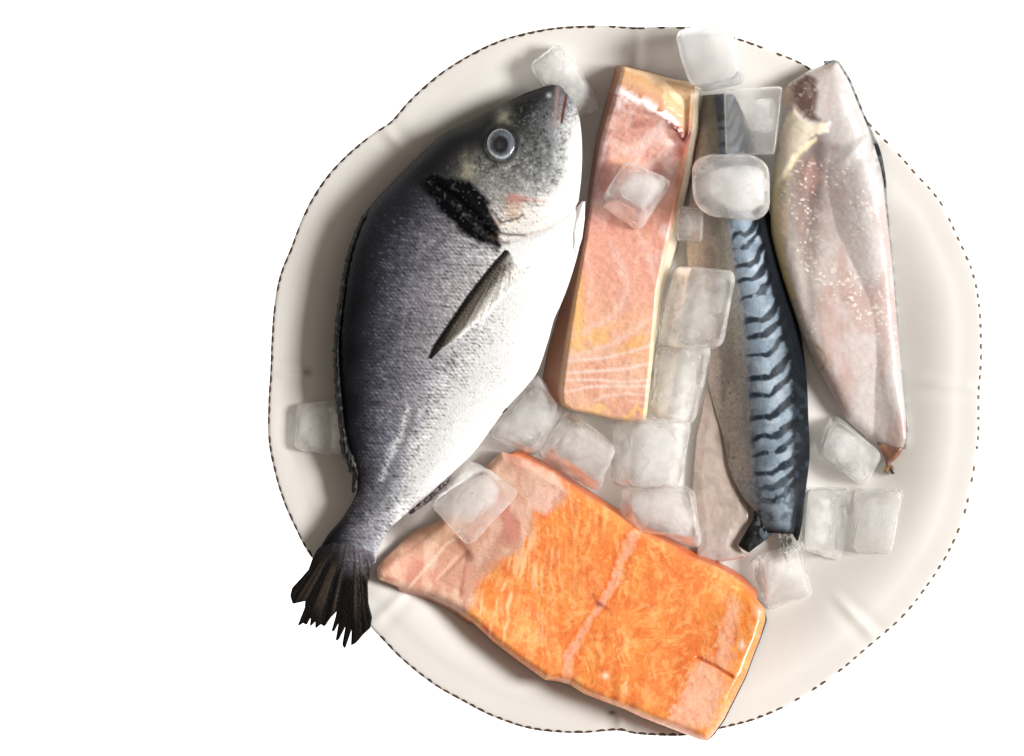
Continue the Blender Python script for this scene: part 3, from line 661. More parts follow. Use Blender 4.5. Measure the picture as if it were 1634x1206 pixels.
def paint_pink(px, py, sd, d):
    f1 = fbm(px, py, 50, seed=123); f2 = fbm(px, py, 9, seed=124, o=2); f3 = vn(px/3, py/3, 125)
    c = anchors(px, py, [(985, 200, (224, 164, 136)), (1040, 210, (206, 150, 136)), (1085, 235, (206, 162, 150)), (975, 260, (206, 140, 124)), (1040, 260, (212, 150, 126)), (1075, 290, (216, 140, 110)), (950, 320, (206, 150, 140)), (1050, 360, (208, 136, 112)),
                         (950, 400, (220, 138, 104)), (1000, 420, (224, 150, 120)), (1050, 400, (212, 134, 104)), (930, 460, (228, 160, 112)), (985, 480, (220, 154, 124)), (1030, 480, (222, 152, 116)), (925, 530, (234, 176, 112)), (980, 540, (226, 170, 132)), (1030, 545, (236, 182, 112)),
                         (930, 590, (232, 182, 146)), (1000, 600, (228, 180, 150)), (940, 640, (232, 178, 128)), (1000, 650, (230, 178, 140))], 34)
    c = mix(c, (216, 174, 166), .42); c = mix(c, (196, 110, 84), .30*sm(.5, .75, f1)); c = mix(c, (238, 186, 158), .4*sm(.55, .8, f2)); c = c*(.92+.16*f3)[..., None]
    c = mix(c, (176, 96, 82), .5*sm(.52, .72, fbm(px, py, 38, 60, seed=135))*sm(420, 330, py)); c = mix(c, (228, 206, 204), .5*sm(.55, .75, fbm(px, py, 26, 46, seed=136))*sm(470, 380, py))
    # pale grain lines: steep in the middle, sweeping level toward the tail end
    for L_, a_, w_ in [([(934, 400), (944, 440), (940, 480)], .35, 4), ([(975, 385), (990, 420), (1000, 450), (996, 480), (975, 505), (930, 530), (910, 535)], .4, 6), ([(1020, 372), (1035, 410), (1047, 450)], .38, 5), ([(1046, 500), (1015, 525), (985, 545), (940, 560), (905, 572)], .42, 5),
                       ([(1043, 548), (1005, 562), (960, 572), (905, 576)], .8, 2.8), ([(1042, 578), (1000, 588), (955, 593), (902, 594)], .9, 2.6), ([(1040, 607), (990, 609), (950, 607), (900, 605)], .8, 2.3), ([(1038, 617), (980, 616), (940, 618), (900, 624)], .85, 2.3), ([(1036, 632), (1000, 628), (965, 632), (948, 640)], .6, 2.2), ([(1035, 645), (1005, 640)], .5, 2)]:
        dl, t = dline(px+4*(f2-.5), py+4*(f1-.5), L_); c = mix(c, (238, 208, 196), a_*np.exp(-(dl/w_)**2)*(.7+.5*f1))
    c = mix(c, (238, 184, 92), .5*sm(.5, .7, fbm(px, py, 30, 14, seed=126))*np.exp(-((py-540)/26.)**2)); c = mix(c, (236, 196, 110), .6*sm(.5, .75, f2)*sm(632, 655, py))
    c = mix(c, (238, 190, 100), .55*np.exp(-((px-922)/9.)**2)*sm(420, 450, py)*(1-sm(545, 570, py)))
    # fold shadows and silver membrane at the upper end
    for L_, cc, a_, w_ in [([(962, 250), (970, 275), (962, 300)], (150, 96, 92), .55, 9), ([(975, 225), (1000, 240), (1040, 222), (1080, 228)], (230, 198, 186), .6, 7), ([(1010, 195), (1040, 200), (1025, 212)], (178, 110, 100), .6, 9), ([(985, 255), (1020, 262)], (232, 172, 142), .5, 12)]:
        dl, t = dline(px, py, L_); c = mix(c, cc, a_*np.exp(-(dl/w_)**2)*(.6+.7*f1))
    ey = edge_y(px)+9*(fbm(px, py, 16, seed=172)-.5); k = ey-py
    up = sm(350, 250, py)
    c = mix(c, (150, 92, 84), .55*up*sm(.46, .66, fbm(px, py, 30, 22, seed=173))); c = mix(c, (226, 200, 196), .55*up*sm(.55, .72, fbm(px+py*.6, py, 16, 44, seed=174)))
    c = mix(c, (112, 64, 62), .7*np.exp(-((px-np.interp(py, [180, 240, 340], [978, 962, 944]))/9.)**2)*np.exp(-((py-285)/45.)**2)*(.4+f2))
    c = mix(c, (196, 112, 60), .6*np.exp(-((px-np.interp(py, [220, 340], [1096, 1076]))/6.)**2)*sm(225, 240, py)*(1-sm(360, 400, py)))
    cut = sm(-2, 3, k)
    cc = np.ones(px.shape+(3,))*lin((208, 172, 134)); cc = mix(cc, (178, 100, 60), .92*sm(44, 4, k)*(.55+.6*f1)); cc = mix(cc, (204, 150, 96), .6*np.exp(-((k-40)/6.)**2)); cc = mix(cc, (230, 204, 164), .6*np.exp(-((k-54)/7.)**2))
    c = c*(1-cut[..., None])+cc*cut[..., None]
    j = fbm(px, py, 20, 13, seed=128, o=2)
    c = mix(c, (236, 222, 222), .95*sm(.46, .56, j)*np.exp(-((k-7)/9.)**2)); c = mix(c, (104, 30, 26), .95*sm(.50, .42, j)*np.exp(-((k-2)/6.)**2))
    c = mix(c, (232, 214, 212), .8*sm(.42, .6, f2)*np.exp(-((k+14)/10.)**2)*sm(1022, 985, px))
    dl, t = dline(px, py, [(1070, 196), (1085, 214), (1094, 225), (1100, 214)]); c = mix(c, (112, 36, 32), .95*np.exp(-(dl/4.6)**2)*sm(.25, .5, j+.2))
    # thin bright arris and side walls, the left one's shade painted in as brown
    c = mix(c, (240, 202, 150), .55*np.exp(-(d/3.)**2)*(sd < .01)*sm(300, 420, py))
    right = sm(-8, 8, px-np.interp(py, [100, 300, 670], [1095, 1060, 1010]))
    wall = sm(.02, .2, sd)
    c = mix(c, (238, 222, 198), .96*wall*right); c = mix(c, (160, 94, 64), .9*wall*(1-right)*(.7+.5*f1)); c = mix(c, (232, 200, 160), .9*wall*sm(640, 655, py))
    return c
def pink_off(px, py):
    r = sm(-6, 6, px-np.interp(py, [100, 300, 670], [1080, 1050, 1005])); l = sm(6, -6, px-np.interp(py, [100, 300, 670], [1000, 965, 905]))
    return r*np.interp(py, [130, 200, 400, 520, 600], [8, 12, 16, 6, 1])-l*np.interp(py, [140, 330, 450, 560, 630, 650], [12, 6, 14, 30, 34, 4]), 0*px-3*sm(130, 115, py)
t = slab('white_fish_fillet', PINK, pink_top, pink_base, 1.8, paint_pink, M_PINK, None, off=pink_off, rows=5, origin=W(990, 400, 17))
tag(t, 'long pale pink skinless fillet block with cream side beside the whole bream', 'fish fillet')

# ------------------------------------------------------------------ mackerel, skin up
M_MACK = wet('mackerel_skin', rough=.34, spec=.07, bump=.15, bscale=900, var=.14, vscale=900)
M_BELLY = wet('mackerel_flesh', rough=.42, spec=.35, sss=.12, ssr=(1, .5, .35), sscale=.002, bump=.16, bscale=380, var=.05, vscale=500, coat=.4)
mack = thing('mackerel_fillet', 'blue mackerel fillet laid skin side up showing wavy black stripes', 'fish fillet', (1200, 520, 16))
ML = [(1122, 152), (1114, 210), (1104, 290), (1096, 370), (1100, 440), (1112, 520), (1126, 590), (1140, 650), (1154, 700), (1166, 755), (1188, 796), (1210, 822), (1224, 850)]
MR = [(1172, 148), (1196, 205), (1212, 270), (1227, 335), (1241, 410), (1258, 465), (1277, 530), (1287, 600), (1290, 665), (1292, 725), (1286, 780), (1280, 815), (1274, 852)]
YB = [140, 250, 360, 450, 500, 600, 700, 800, 850]
XL = [1140, 1150, 1165, 1176, 1186, 1194, 1199, 1207, 1212]; XB = [1176, 1192, 1212, 1231, 1247, 1266, 1270, 1268, 1262]
SY = [160, 184, 208, 232, 256, 280, 303, 327, 351, 374, 398, 424, 448, 481, 510, 538, 571, 601, 633, 668, 698, 731, 758, 782, 806]
def paint_mack(px, py, s, f, top):
    n = fbm(px, py, 22, seed=141); n2 = vn(px/3.2, py/3.2, 142); n3 = vn(px/2., py/2., 143)
    xl = np.interp(py, YB, XL); xb = np.interp(py, YB, XB); w = (px-xl)/(xb-xl)
    # belly side
    g = np.interp(py, [140, 400, 600, 800], [.55, .45, .40, .5])
    c = mix(np.ones(px.shape+(3,))*lin((214, 198, 186)), (146, 140, 134), sm(-1.25, -.25, w)*g*1.6)
    c = mix(c, (148, 118, 84), .7*sm(330, 200, py)*sm(-.5, -1., w))
    c = mix(c, (120, 122, 104), .6*np.exp(-((w+.32)/.2)**2)*sm(640, 560, py)); c = mix(c, (120, 112, 106), .55*np.exp(-((w+.55)/.35)**2)*sm(.4, .65, fbm(px, py, 18, 60, seed=176))); c = mix(c, (228, 216, 206), .5*sm(.5, .7, fbm(px, py, 16, 70, seed=177))*sm(-.5, -1.1, w)); c = mix(c, (84, 88, 92), .5*np.exp(-((w+.08)/.12)**2))
    c = c*(.86+.28*n2)[..., None]; c = mix(c, (70, 68, 66), .45*sm(.70, .9, n3)*sm(450, 600, py)*sm(-1.3, -.6, w))
    # blue back
    b = sm(-.10, .06, w+.05*(n-.5)); 
    bl = np.ones(px.shape+(3,))*lin((132, 147, 160)); bl = mix(bl, (168, 182, 194), .8*sm(.4, .7, n)); bl = mix(bl, (96, 112, 128), .5*sm(.45, .75, fbm(px, py, 14, seed=144)))
    bl = mix(bl, (150, 152, 156), .5*sm(.25, 0, w)); bl = bl*(.62+.34*np.exp(-((w-.55)/.28)**2))[..., None]  # brighter down the middle: silver sheen painted into the blue
    c = c*(1-b[..., None])+bl*b[..., None]
    rise = 36*np.clip((w-.44)/.56, 0, 1.1)**1.1; yy = py+rise+13*(fbm(px, py, 24, seed=145)-.5)+6*np.sin(w*5.5)*vn(py/31., 0*py, 158)
    dmin = np.full(px.shape, 99.)
    for i_, y_ in enumerate(SY): dmin = np.minimum(dmin, np.abs(yy-y_-3.5*math.sin(i_*2.3))+4*sm(.66, .85, vn(px/14., py/14.+i_, 159)))
    hw = 4.0+4.2*sm(.3, .8, w)+3.0*(n-.5)
    st = sm(1.6, -1.6, dmin-hw)*sm(-.08, .08, w)*sm(1.12, 1.0, w)
    c = mix(c, (20, 28, 38), .95*st*np.clip(.75+.5*n, 0, 1)); c = mix(c, (58, 72, 86), .5*np.exp(-((w-.04)/.07)**2)*sm(.35, .6, vn(px/4., py/9., 146)))
    d, t = dline(px, py, [(1212, 480), (1212, 560), (1218, 640), (1222, 760)]); c = mix(c, (96, 108, 120), .35*np.exp(-(d/1.6)**2)*b)
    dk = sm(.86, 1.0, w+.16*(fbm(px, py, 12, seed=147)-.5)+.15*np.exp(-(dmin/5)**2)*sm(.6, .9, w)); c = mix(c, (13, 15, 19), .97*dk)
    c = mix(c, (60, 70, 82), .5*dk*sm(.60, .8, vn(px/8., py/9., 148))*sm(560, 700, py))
    # tail root turns grey
    tr_ = sm(742, 800, py); c = mix(c, (128, 140, 152), .45*tr_*(1-dk)*sm(.3, .6, n)); c = mix(c, (40, 46, 54), .55*tr_*sm(.5, .7, fbm(px, py, 10, seed=149))); c = mix(c, (12, 12, 14), .9*sm(832, 850, py+8*(n-.5)))
    c = mix(c, (20, 24, 28), .85*np.exp(-((px-1152)**2/120.+(py-165)**2/420.)))
    # the upper end under the ice is duller
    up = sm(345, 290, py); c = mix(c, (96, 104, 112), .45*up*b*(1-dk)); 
    return c
mk_prof = lambda f: np.clip(np.sin(np.pi*f**1.25), 0, 1)**.75
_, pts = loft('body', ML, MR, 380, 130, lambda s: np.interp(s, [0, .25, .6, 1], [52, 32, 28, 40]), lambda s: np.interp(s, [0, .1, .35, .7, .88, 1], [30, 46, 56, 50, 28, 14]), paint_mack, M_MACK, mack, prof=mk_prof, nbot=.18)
MZ = Surf(pts)
def paint_flap(px, py, sd, d):
    n = fbm(px, py, 24, seed=151); n2 = vn(px/3., py/3., 152)
    c = mix(np.ones(px.shape+(3,))*lin((182, 165, 154)), (158, 144, 135), .7*sm(.4, .7, n)); c = mix(c, (160, 146, 136), .5*sm(1150, 1185, px)*n2)
    c = mix(c, (176, 168, 168), .6*sm(830, 870, py)*n2*1.4); c = mix(c, (176, 120, 112), .6*np.exp(-(d/3.)**2)*sm(840, 880, py))
    c = mix(c, (206, 188, 176), .3*np.exp(-(d/3.)**2)*sm(860, 800, py)); return c
FLAP = [(1134, 600), (1122, 640), (1110, 696), (1105, 750), (1103, 792), (1112, 832), (1111, 860), (1111, 888), (1130, 894), (1150, 896), (1172, 893), (1191, 889), (1184, 880), (1174, 868), (1180, 850), (1196, 830), (1192, 790), (1178, 730), (1162, 680)]
slab('belly_flap', FLAP, lambda x, y, d: 24+np.minimum(d, 16)*.25+3*fbm(x, y, 20, seed=153), lambda x, y: 22+0*x, 2.0, paint_flap, M_BELLY, mack, rows=2)
def paint_mt(px, py, sd, d):
    a = np.arctan2(px-1238, py-770); r_ = vn(a*36, 0*a, 155)
    c = np.ones(px.shape+(3,))*lin((16, 15, 15))*(.5+1.2*r_)[..., None]
    c = mix(c, (120, 132, 142), .75*np.exp(-((px-1222)**2/220.+(py-832)**2/700.))*sm(.35, .6, vn(px/5, py/5, 156))); c = mix(c, (96, 92, 88), .5*sm(.6, .8, r_)*np.exp(-((px-1195)**2/80.+(py-872)**2/90.))); return c
slab('tail_fin', [(1210, 800), (1203, 812), (1202, 828), (1192, 845), (1182, 862), (1178, 870), (1186, 877), (1195, 882), (1206, 873), (1216, 866), (1226, 858), (1234, 848), (1244, 842), (1256, 840), (1264, 850), (1273, 866), (1277, 850), (1282, 815), (1286, 785), (1270, 790), (1240, 800)],
     lambda x, y, d: 34+6*sm(820, 880, y)+np.minimum(d, 8)*.5, lambda x, y: 26+8*sm(800, 870, y), 1.7, paint_mt, M_FIN, mack, rows=2)
def paint_ray(px, py, sd, d):
    n = vn(px/2.6, py/3.6, 157); return mix(np.ones(px.shape+(3,))*lin((196, 192, 186)), (60, 60, 62), .8*sm(.40, .65, n+.3*np.exp(-((px-np.interp(py, [840, 900], [1248, 1256]))/5.)**2)-.45*sm(868, 900, py)))
slab('tail_ray', [(1238, 842), (1249, 838), (1258, 842), (1266, 868), (1264, 885), (1258, 898), (1252, 890), (1245, 868)], lambda x, y, d: 34+0*x, lambda x, y: 30+0*x, 1.6, paint_ray, M_FIN, mack, rows=1)

# ------------------------------------------------------------------ mackerel, flesh up
mf = thing('mackerel_fillet', 'pale mackerel fillet lying flesh side up over the right rim, yellowish edge', 'fish fillet', (1340, 420, 40))
FB = [(1330, 94), (1336, 97), (1345, 112), (1354, 128), (1364, 152), (1373, 175), (1384, 200), (1396, 235), (1404, 262), (1410, 290), (1413, 325), (1418, 370), (1423, 412), (1427, 460), (1431, 510), (1435, 550), (1438, 590), (1442, 630), (1446, 665), (1448, 700), (1443, 716), (1432, 722), (1420, 718), (1408, 712), (1398, 706), (1381, 696),
      (1366, 684), (1352, 671), (1338, 648), (1326, 626), (1315, 606), (1306, 590), (1295, 568), (1281, 538), (1268, 500), (1258, 470), (1248, 440), (1238, 405), (1231, 375), (1229, 345), (1231, 312), (1234, 285), (1236, 262), (1239, 235), (1243, 215), (1247, 190), (1250, 165), (1252, 148), (1258, 133), (1270, 125), (1290, 113), (1308, 105), (1320, 100)]
def fb_base(px, py): return np.maximum(26+62*sm(420, 95, py), plateZ(px, py)+2)
FAX = [(1322, 110), (1326, 250), (1338, 400), (1370, 560), (1420, 700)]
GROOVE = [(1300, 228), (1300, 270), (1296, 320), (1292, 370), (1288, 430), (1296, 500)]
def fb_top(px, py, d):
    w_ = np.interp(py, [95, 140, 250, 420, 600, 715], [10, 30, 46, 46, 32, 12])
    z = fb_base(px, py)+np.interp(py, [95, 150, 350, 600, 715], [16, 34, 46, 36, 12])*(.30+.70*(1-(1-np.clip(d/w_, 0, 1))**2.2)**.6)
    dl, t = dline(px, py, GROOVE); z = z-3*np.exp(-(dl/14.)**2)
    fl = poly(px, py, FLAPB, 6); z = z+5*fl
    return z+2.0*(fbm(px, py, 44, seed=161)-.5)+.6*(fbm(px, py, 9, seed=162)-.5)
FLAPB = [(1244, 205), (1256, 180), (1266, 172), (1280, 188), (1300, 196), (1322, 196), (1318, 210), (1300, 218), (1284, 232), (1270, 246), (1262, 262), (1252, 278), (1236, 292)]
def paint_fb(px, py, sd, d):
    n = fbm(px, py, 46, seed=163); n2 = fbm(px, py, 10, seed=164, o=2); n3 = vn(px/3.2, py/3.2, 165)
    c = anchors(px, py, [(1330, 130, (206, 190, 180)), (1340, 180, (214, 200, 194)), (1370, 240, (214, 206, 200)), (1320, 240, (182, 166, 162)), (1345, 300, (206, 192, 188)), (1390, 330, (224, 216, 210)), (1300, 300, (166, 140, 132)), (1270, 300, (200, 184, 168)), (1290, 370, (176, 146, 136)), (1260, 380, (212, 202, 184)),
                         (1340, 380, (214, 192, 182)), (1395, 420, (228, 216, 210)), (1300, 450, (208, 184, 172)), (1270, 450, (224, 212, 198)), (1350, 470, (214, 186, 176)), (1410, 520, (230, 218, 212)), (1320, 540, (224, 206, 196)), (1370, 560, (224, 198, 188)), (1420, 620, (230, 218, 212)), (1370, 640, (228, 214, 206)), (1410, 680, (226, 206, 196))], 30)
    c = mix(c, (200, 170, 160), .28*sm(.48, .75, n)); c = mix(c, (232, 222, 214), .3*sm(.5, .8, n2)); c = c*(.96+.08*n3)[..., None]
    dl, t = dline(px+6*(n2-.5), py, GROOVE); c = mix(c, (104, 70, 64), .9*np.exp(-(dl/np.interp(t, [0, .4, 1], [20, 14, 5]))**2)*(1-.75*t)*(.65+.6*n))
    dl, t = dline(px, py, [(1345, 520), (1352, 620)]); c = mix(c, (196, 150, 144), .25*np.exp(-(dl/14)**2))
    c = mix(c, (176, 132, 128), .5*np.exp(-((px-1352)**2+(py-476)**2)/90.))
    c = c*np.array([.86, .88, .90]); g_ = c.mean(-1, keepdims=True); c = c*.68+g_*.32
    dl, t = dline(px+10*(n2-.5), py, [(1284, 262), (1278, 310), (1280, 370), (1284, 420)]); c = mix(c, (120, 86, 76), .65*np.exp(-(dl/np.interp(t, [0, .5, 1], [15, 12, 6]))**2)*(1-.5*t)*(.5+.9*n2))
    c = mix(c, (128, 106, 112), .7*np.exp(-((px-1330)**2/260.+(py-236)**2/60.))*(.4+n2)); c = mix(c, (150, 122, 116), .45*np.exp(-((px-1335)**2/900.+(py-300)**2/1800.))*sm(.3, .6, n2)); c = mix(c, (190, 150, 140), .45*sm(.5, .7, fbm(px, py, 24, 70, seed=170)))
    # yellow fat along the inner edge
    dl, t = dline(px+8*(n2-.5), py+5*(n-.5), [(1240, 262), (1236, 300), (1236, 350), (1240, 385), (1250, 430), (1262, 470)])
    c = mix(c, (232, 214, 160), .92*sm(11, 3, dl)*(.75+.4*n)); dl2, _ = dline(px, py, [(1254, 275), (1249, 320), (1250, 370)]); c = mix(c, (226, 208, 158), .5*np.exp(-(dl2/7.)**2)*n2*1.6)
    # brown gut patch and cream membrane by the head end
    g = poly(px+7*(n2-.5), py+7*(n-.5), [(1262, 132), (1285, 118), (1302, 125), (1306, 150), (1300, 178), (1308, 190), (1290, 190), (1272, 172), (1264, 165)], 5); c = mix(c, (92, 68, 60), .92*g*(.75+.5*n2)); c = mix(c, (200, 176, 160), .5*g*sm(.74, .9, n3))
    c = mix(c, (204, 158, 112), .75*np.exp(-((px-1256)**2/60.+(py-150)**2/240.)))
    fl = poly(px+16*(n2-.5), py+14*(fbm(px, py, 13, seed=178)-.5), FLAPB, 2.5); fc = mix(np.ones(px.shape+(3,))*lin((212, 200, 180)), (236, 226, 200), sm(.35, .7, n+.3*sm(1262, 1300, px))); fc = mix(fc, (190, 180, 164), .5*sm(.5, .8, n2))
    c = c*(1-.92*fl[..., None])+fc*.92*fl[..., None]
    dl, t = dline(px, py, [(1300, 222), (1284, 236), (1270, 250), (1262, 268)]); c = mix(c, (236, 222, 180), .8*np.exp(-((dl+3*(n3-.5))/4)**2)); dl, t = dline(px, py, [(1270, 172), (1284, 186), (1306, 192)]); c = mix(c, (96, 74, 64), .6*np.exp(-(dl/3)**2))
    dl, t = dline(px, py, [(1303, 552), (1314, 562), (1318, 575), (1311, 590)]); c = mix(c, (170, 128, 106), .75*np.exp(-(dl/2.6)**2)); c = mix(c, (206, 182, 162), .5*np.exp(-((px-1306)**2+(py-572)**2)/120.))
    # frosty granules
    gr = sm(.62, .82, vn(px/4.2, py/4.2, 166)*.6+.4*vn(px/2.4, py/2.4, 167))*sm(.42, .6, n)*sm(200, 300, py)*(1-sm(520, 640, py)); c = mix(c, (250, 240, 230), .75*gr)
    # dark tip and skin edge
    c = mix(c, (28, 26, 24), .95*np.exp(-((px-1331)**2/50.+(py-97)**2/26.))); c = mix(c, (150, 118, 92), .6*np.exp(-((px-1318)**2/60.+(py-106)**2/20.)))
    c = c*(1-.22*np.exp(-(d/22.)**2)*sm(1340, 1380, px))[..., None]; c = mix(c, (120, 122, 120), .8*sm(.05, .4, sd)*sm(1330, 1360, px)); c = mix(c, (44, 46, 46), .8*np.exp(-((d-1)/5.)**2)*np.exp(-((py-255)/40.)**2)*sm(1360, 1380, px)*sm(.35, .6, n2)); c = mix(c, (228, 206, 160), .6*sm(.1, .4, sd)*sm(1290, 1270, px))
    return c
slab('flesh', FB, fb_top, fb_base, 1.8, paint_fb, M_BELLY, mf, rows=4)
def paint_fs(px, py, sd, d):
    n = fbm(px, py, 9, seed=168); c = mix(np.ones(px.shape+(3,))*lin((58, 62, 64)), (150, 152, 150), sm(.42, .62, n)); c = mix(c, (20, 22, 22), .8*np.exp(-((py-265)/45.)**2)); return mix(c, (172, 172, 168), .7*sm(300, 420, py))
FSK = spline([(1338, 96), (1357, 126), (1376, 172), (1390, 205), (1405, 240), (1413, 280), (1416, 325), (1421, 370), (1426, 412), (1430, 460), (1434, 510), (1438, 560), (1441, 600), (1446, 640), (1450, 690), (1447, 716)], 80)
slab('skin', np.vstack([FSK, FSK[::-1]-np.array([26, 0])]), lambda x, y, d: fb_base(x, y)+8+0*d, lambda x, y: fb_base(x, y)-1.5, 2.2, paint_fs, M_MACK, mf, rows=2)
def paint_tt(px, py, sd, d):
    n = vn(px/4., py/4., 169); c = mix(np.ones(px.shape+(3,))*lin((150, 98, 74)), (110, 84, 74), n); c = mix(c, (40, 42, 40), .9*np.exp(-((px-1424)**2+(py-752)**2)/40.)); c = mix(c, (206, 180, 120), .7*np.exp(-((px-1413)**2+(py-749)**2)/26.)); return mix(c, (206, 150, 122), .7*np.exp(-((px-1406)**2/60.+(py-714)**2/60.)))
slab('tail_end', [(1398, 705), (1404, 716), (1411, 731), (1413, 742), (1409, 752), (1416, 755), (1420, 750), (1423, 758), (1428, 755), (1426, 744), (1420, 740), (1430, 732), (1438, 722), (1441, 713), (1420, 708)], lambda x, y, d: fb_base(x, y)+9+np.minimum(d, 5), lambda x, y: fb_base(x, y)+1, 1.6, paint_tt, M_BELLY, mf, rows=2)

# ------------------------------------------------------------------ ice
def ice_mat(name, rough, ior, haze):
    m, nt, p = nodes(name); N = nt.nodes.new; Lk = nt.links.new
    p.inputs['Base Color'].default_value = (.985, .99, .99, 1); p.inputs['Transmission Weight'].default_value = 1
    p.inputs['Roughness'].default_value = rough; p.inputs['IOR'].default_value = ior; p.inputs['Specular IOR Level'].default_value = .5
    tc = N('ShaderNodeTexCoord'); n = N('ShaderNodeTexNoise'); n.inputs['Scale'].default_value = 110; n.inputs['Detail'].default_value = 3
    Lk(tc.outputs['Object'], n.inputs['Vector'])
    b = N('ShaderNodeBump'); b.inputs['Strength'].default_value = .25; b.inputs['Distance'].default_value = .002
    Lk(n.outputs[0], b.inputs['Height']); Lk(b.outputs[0], p.inputs['Normal'])
    tp = N('ShaderNodeBsdfTransparent'); tp.inputs[0].default_value = (.995, .995, .995, 1)
    m0 = N('ShaderNodeMixShader'); m0.inputs[0].default_value = .28; Lk(p.outputs[0], m0.inputs[1]); Lk(tp.outputs[0], m0.inputs[2])
    d = N('ShaderNodeBsdfDiffuse'); d.inputs[0].default_value = (.56, .565, .56, 1) if haze > .5 else (.93, .93, .92, 1)
    tl = N('ShaderNodeBsdfTranslucent'); tl.inputs[0].default_value = (.90, .90, .89, 1)
    m1 = N('ShaderNodeMixShader'); m1.inputs[0].default_value = .5; Lk(d.outputs[0], m1.inputs[1]); Lk(tl.outputs[0], m1.inputs[2])
    n3 = N('ShaderNodeTexNoise'); n3.inputs['Scale'].default_value = 70; n3.inputs['Detail'].default_value = 4; Lk(tc.outputs['Object'], n3.inputs['Vector'])
    mr = N('ShaderNodeMapRange'); mr.inputs[1].default_value = .38; mr.inputs[2].default_value = .68; mr.inputs[3].default_value = haze*.4; mr.inputs[4].default_value = haze*1.6
    Lk(n3.outputs[0], mr.inputs[0])
    m2 = N('ShaderNodeMixShader'); Lk(mr.outputs[0], m2.inputs[0]); Lk(m0.outputs[0], m2.inputs[1]); Lk(m1.outputs[0], m2.inputs[2])
    Lk(m2.outputs[0], nt.nodes['Material Output'].inputs[0]); return m
def core_mat(name, dens):
    m, nt, p = nodes(name); N = nt.nodes.new; Lk = nt.links.new
    d = N('ShaderNodeBsdfDiffuse'); d.inputs[0].default_value = (.90, .895, .885, 1)
    tl = N('ShaderNodeBsdfTranslucent'); tl.inputs[0].default_value = (.90, .895, .885, 1)
    m1 = N('ShaderNodeMixShader'); m1.inputs[0].default_value = .45; Lk(d.outputs[0], m1.inputs[1]); Lk(tl.outputs[0], m1.inputs[2])
    t_ = N('ShaderNodeBsdfTransparent')
    lw = N('ShaderNodeLayerWeight'); lw.inputs[0].default_value = .5
    tc = N('ShaderNodeTexCoord'); n = N('ShaderNodeTexNoise'); n.inputs['Scale'].default_value = 75; n.inputs['Detail'].default_value = 3; Lk(tc.outputs['Object'], n.inputs['Vector'])
    mr = N('ShaderNodeMapRange'); mr.inputs[1].default_value = 1; mr.inputs[2].default_value = 0; mr.inputs[3].default_value = 0; mr.inputs[4].default_value = 1; Lk(lw.outputs['Facing'], mr.inputs[0])
    pw = N('ShaderNodeMath'); pw.operation = 'POWER'; pw.inputs[1].default_value = 2.4; Lk(mr.outputs[0], pw.inputs[0])
    mr2 = N('ShaderNodeMapRange'); mr2.inputs[1].default_value = .3; mr2.inputs[2].default_value = .7; mr2.inputs[3].default_value = (.12 if dens < .9 else .55)*dens; mr2.inputs[4].default_value = 1.25*dens; Lk(n.outputs[0], mr2.inputs[0])
    mu = N('ShaderNodeMath'); mu.operation = 'MULTIPLY'; mu.use_clamp = True; Lk(pw.outputs[0], mu.inputs[0]); Lk(mr2.outputs[0], mu.inputs[1])
    m2 = N('ShaderNodeMixShader'); Lk(mu.outputs[0], m2.inputs[0]); Lk(t_.outputs[0], m2.inputs[1]); Lk(m1.outputs[0], m2.inputs[2])
    Lk(m2.outputs[0], nt.nodes['Material Output'].inputs[0]); return m
ICE = {'clear': ice_mat('clear_ice', .05, 1.18, .17), 'hazy': ice_mat('hazy_ice', .10, 1.18, .34), 'frosted': ice_mat('frosted_ice', .35, 1.18, .60)}
ICE['white'] = ICE['hazy']
CORE = {'white': core_mat('white_heart', 1.0), 'clear': core_mat('thin_cloud', .45), 'hazy': core_mat('cloud', .75), 'frosted': core_mat('dense_cloud', .45)}
def cube_grid(n):
    g = np.linspace(-1, 1, n); g = np.sign(g)*np.abs(g)**.75
    idx = {}; V = []; F = []
    def vid(p):
        k = tuple(np.round(p, 6))
        if k not in idx: idx[k] = len(V); V.append(p)
        return idx[k]
    for ax in range(3):
        for s_ in (-1, 1):
            for i in range(n-1):
                for j in range(n-1):
                    q = []
                    for a, b in ((i, j), (i+1, j), (i+1, j+1), (i, j+1)):
                        p = [0, 0, 0]; p[ax] = s_; p[(ax+1) % 3] = g[a]; p[(ax+2) % 3] = g[b]; q.append(vid(tuple(p)))
                    F.append(q if s_ > 0 else q[::-1])
    return np.array(V, float), F
CG, CF = cube_grid(22)
CG2, CF2 = cube_grid(16)
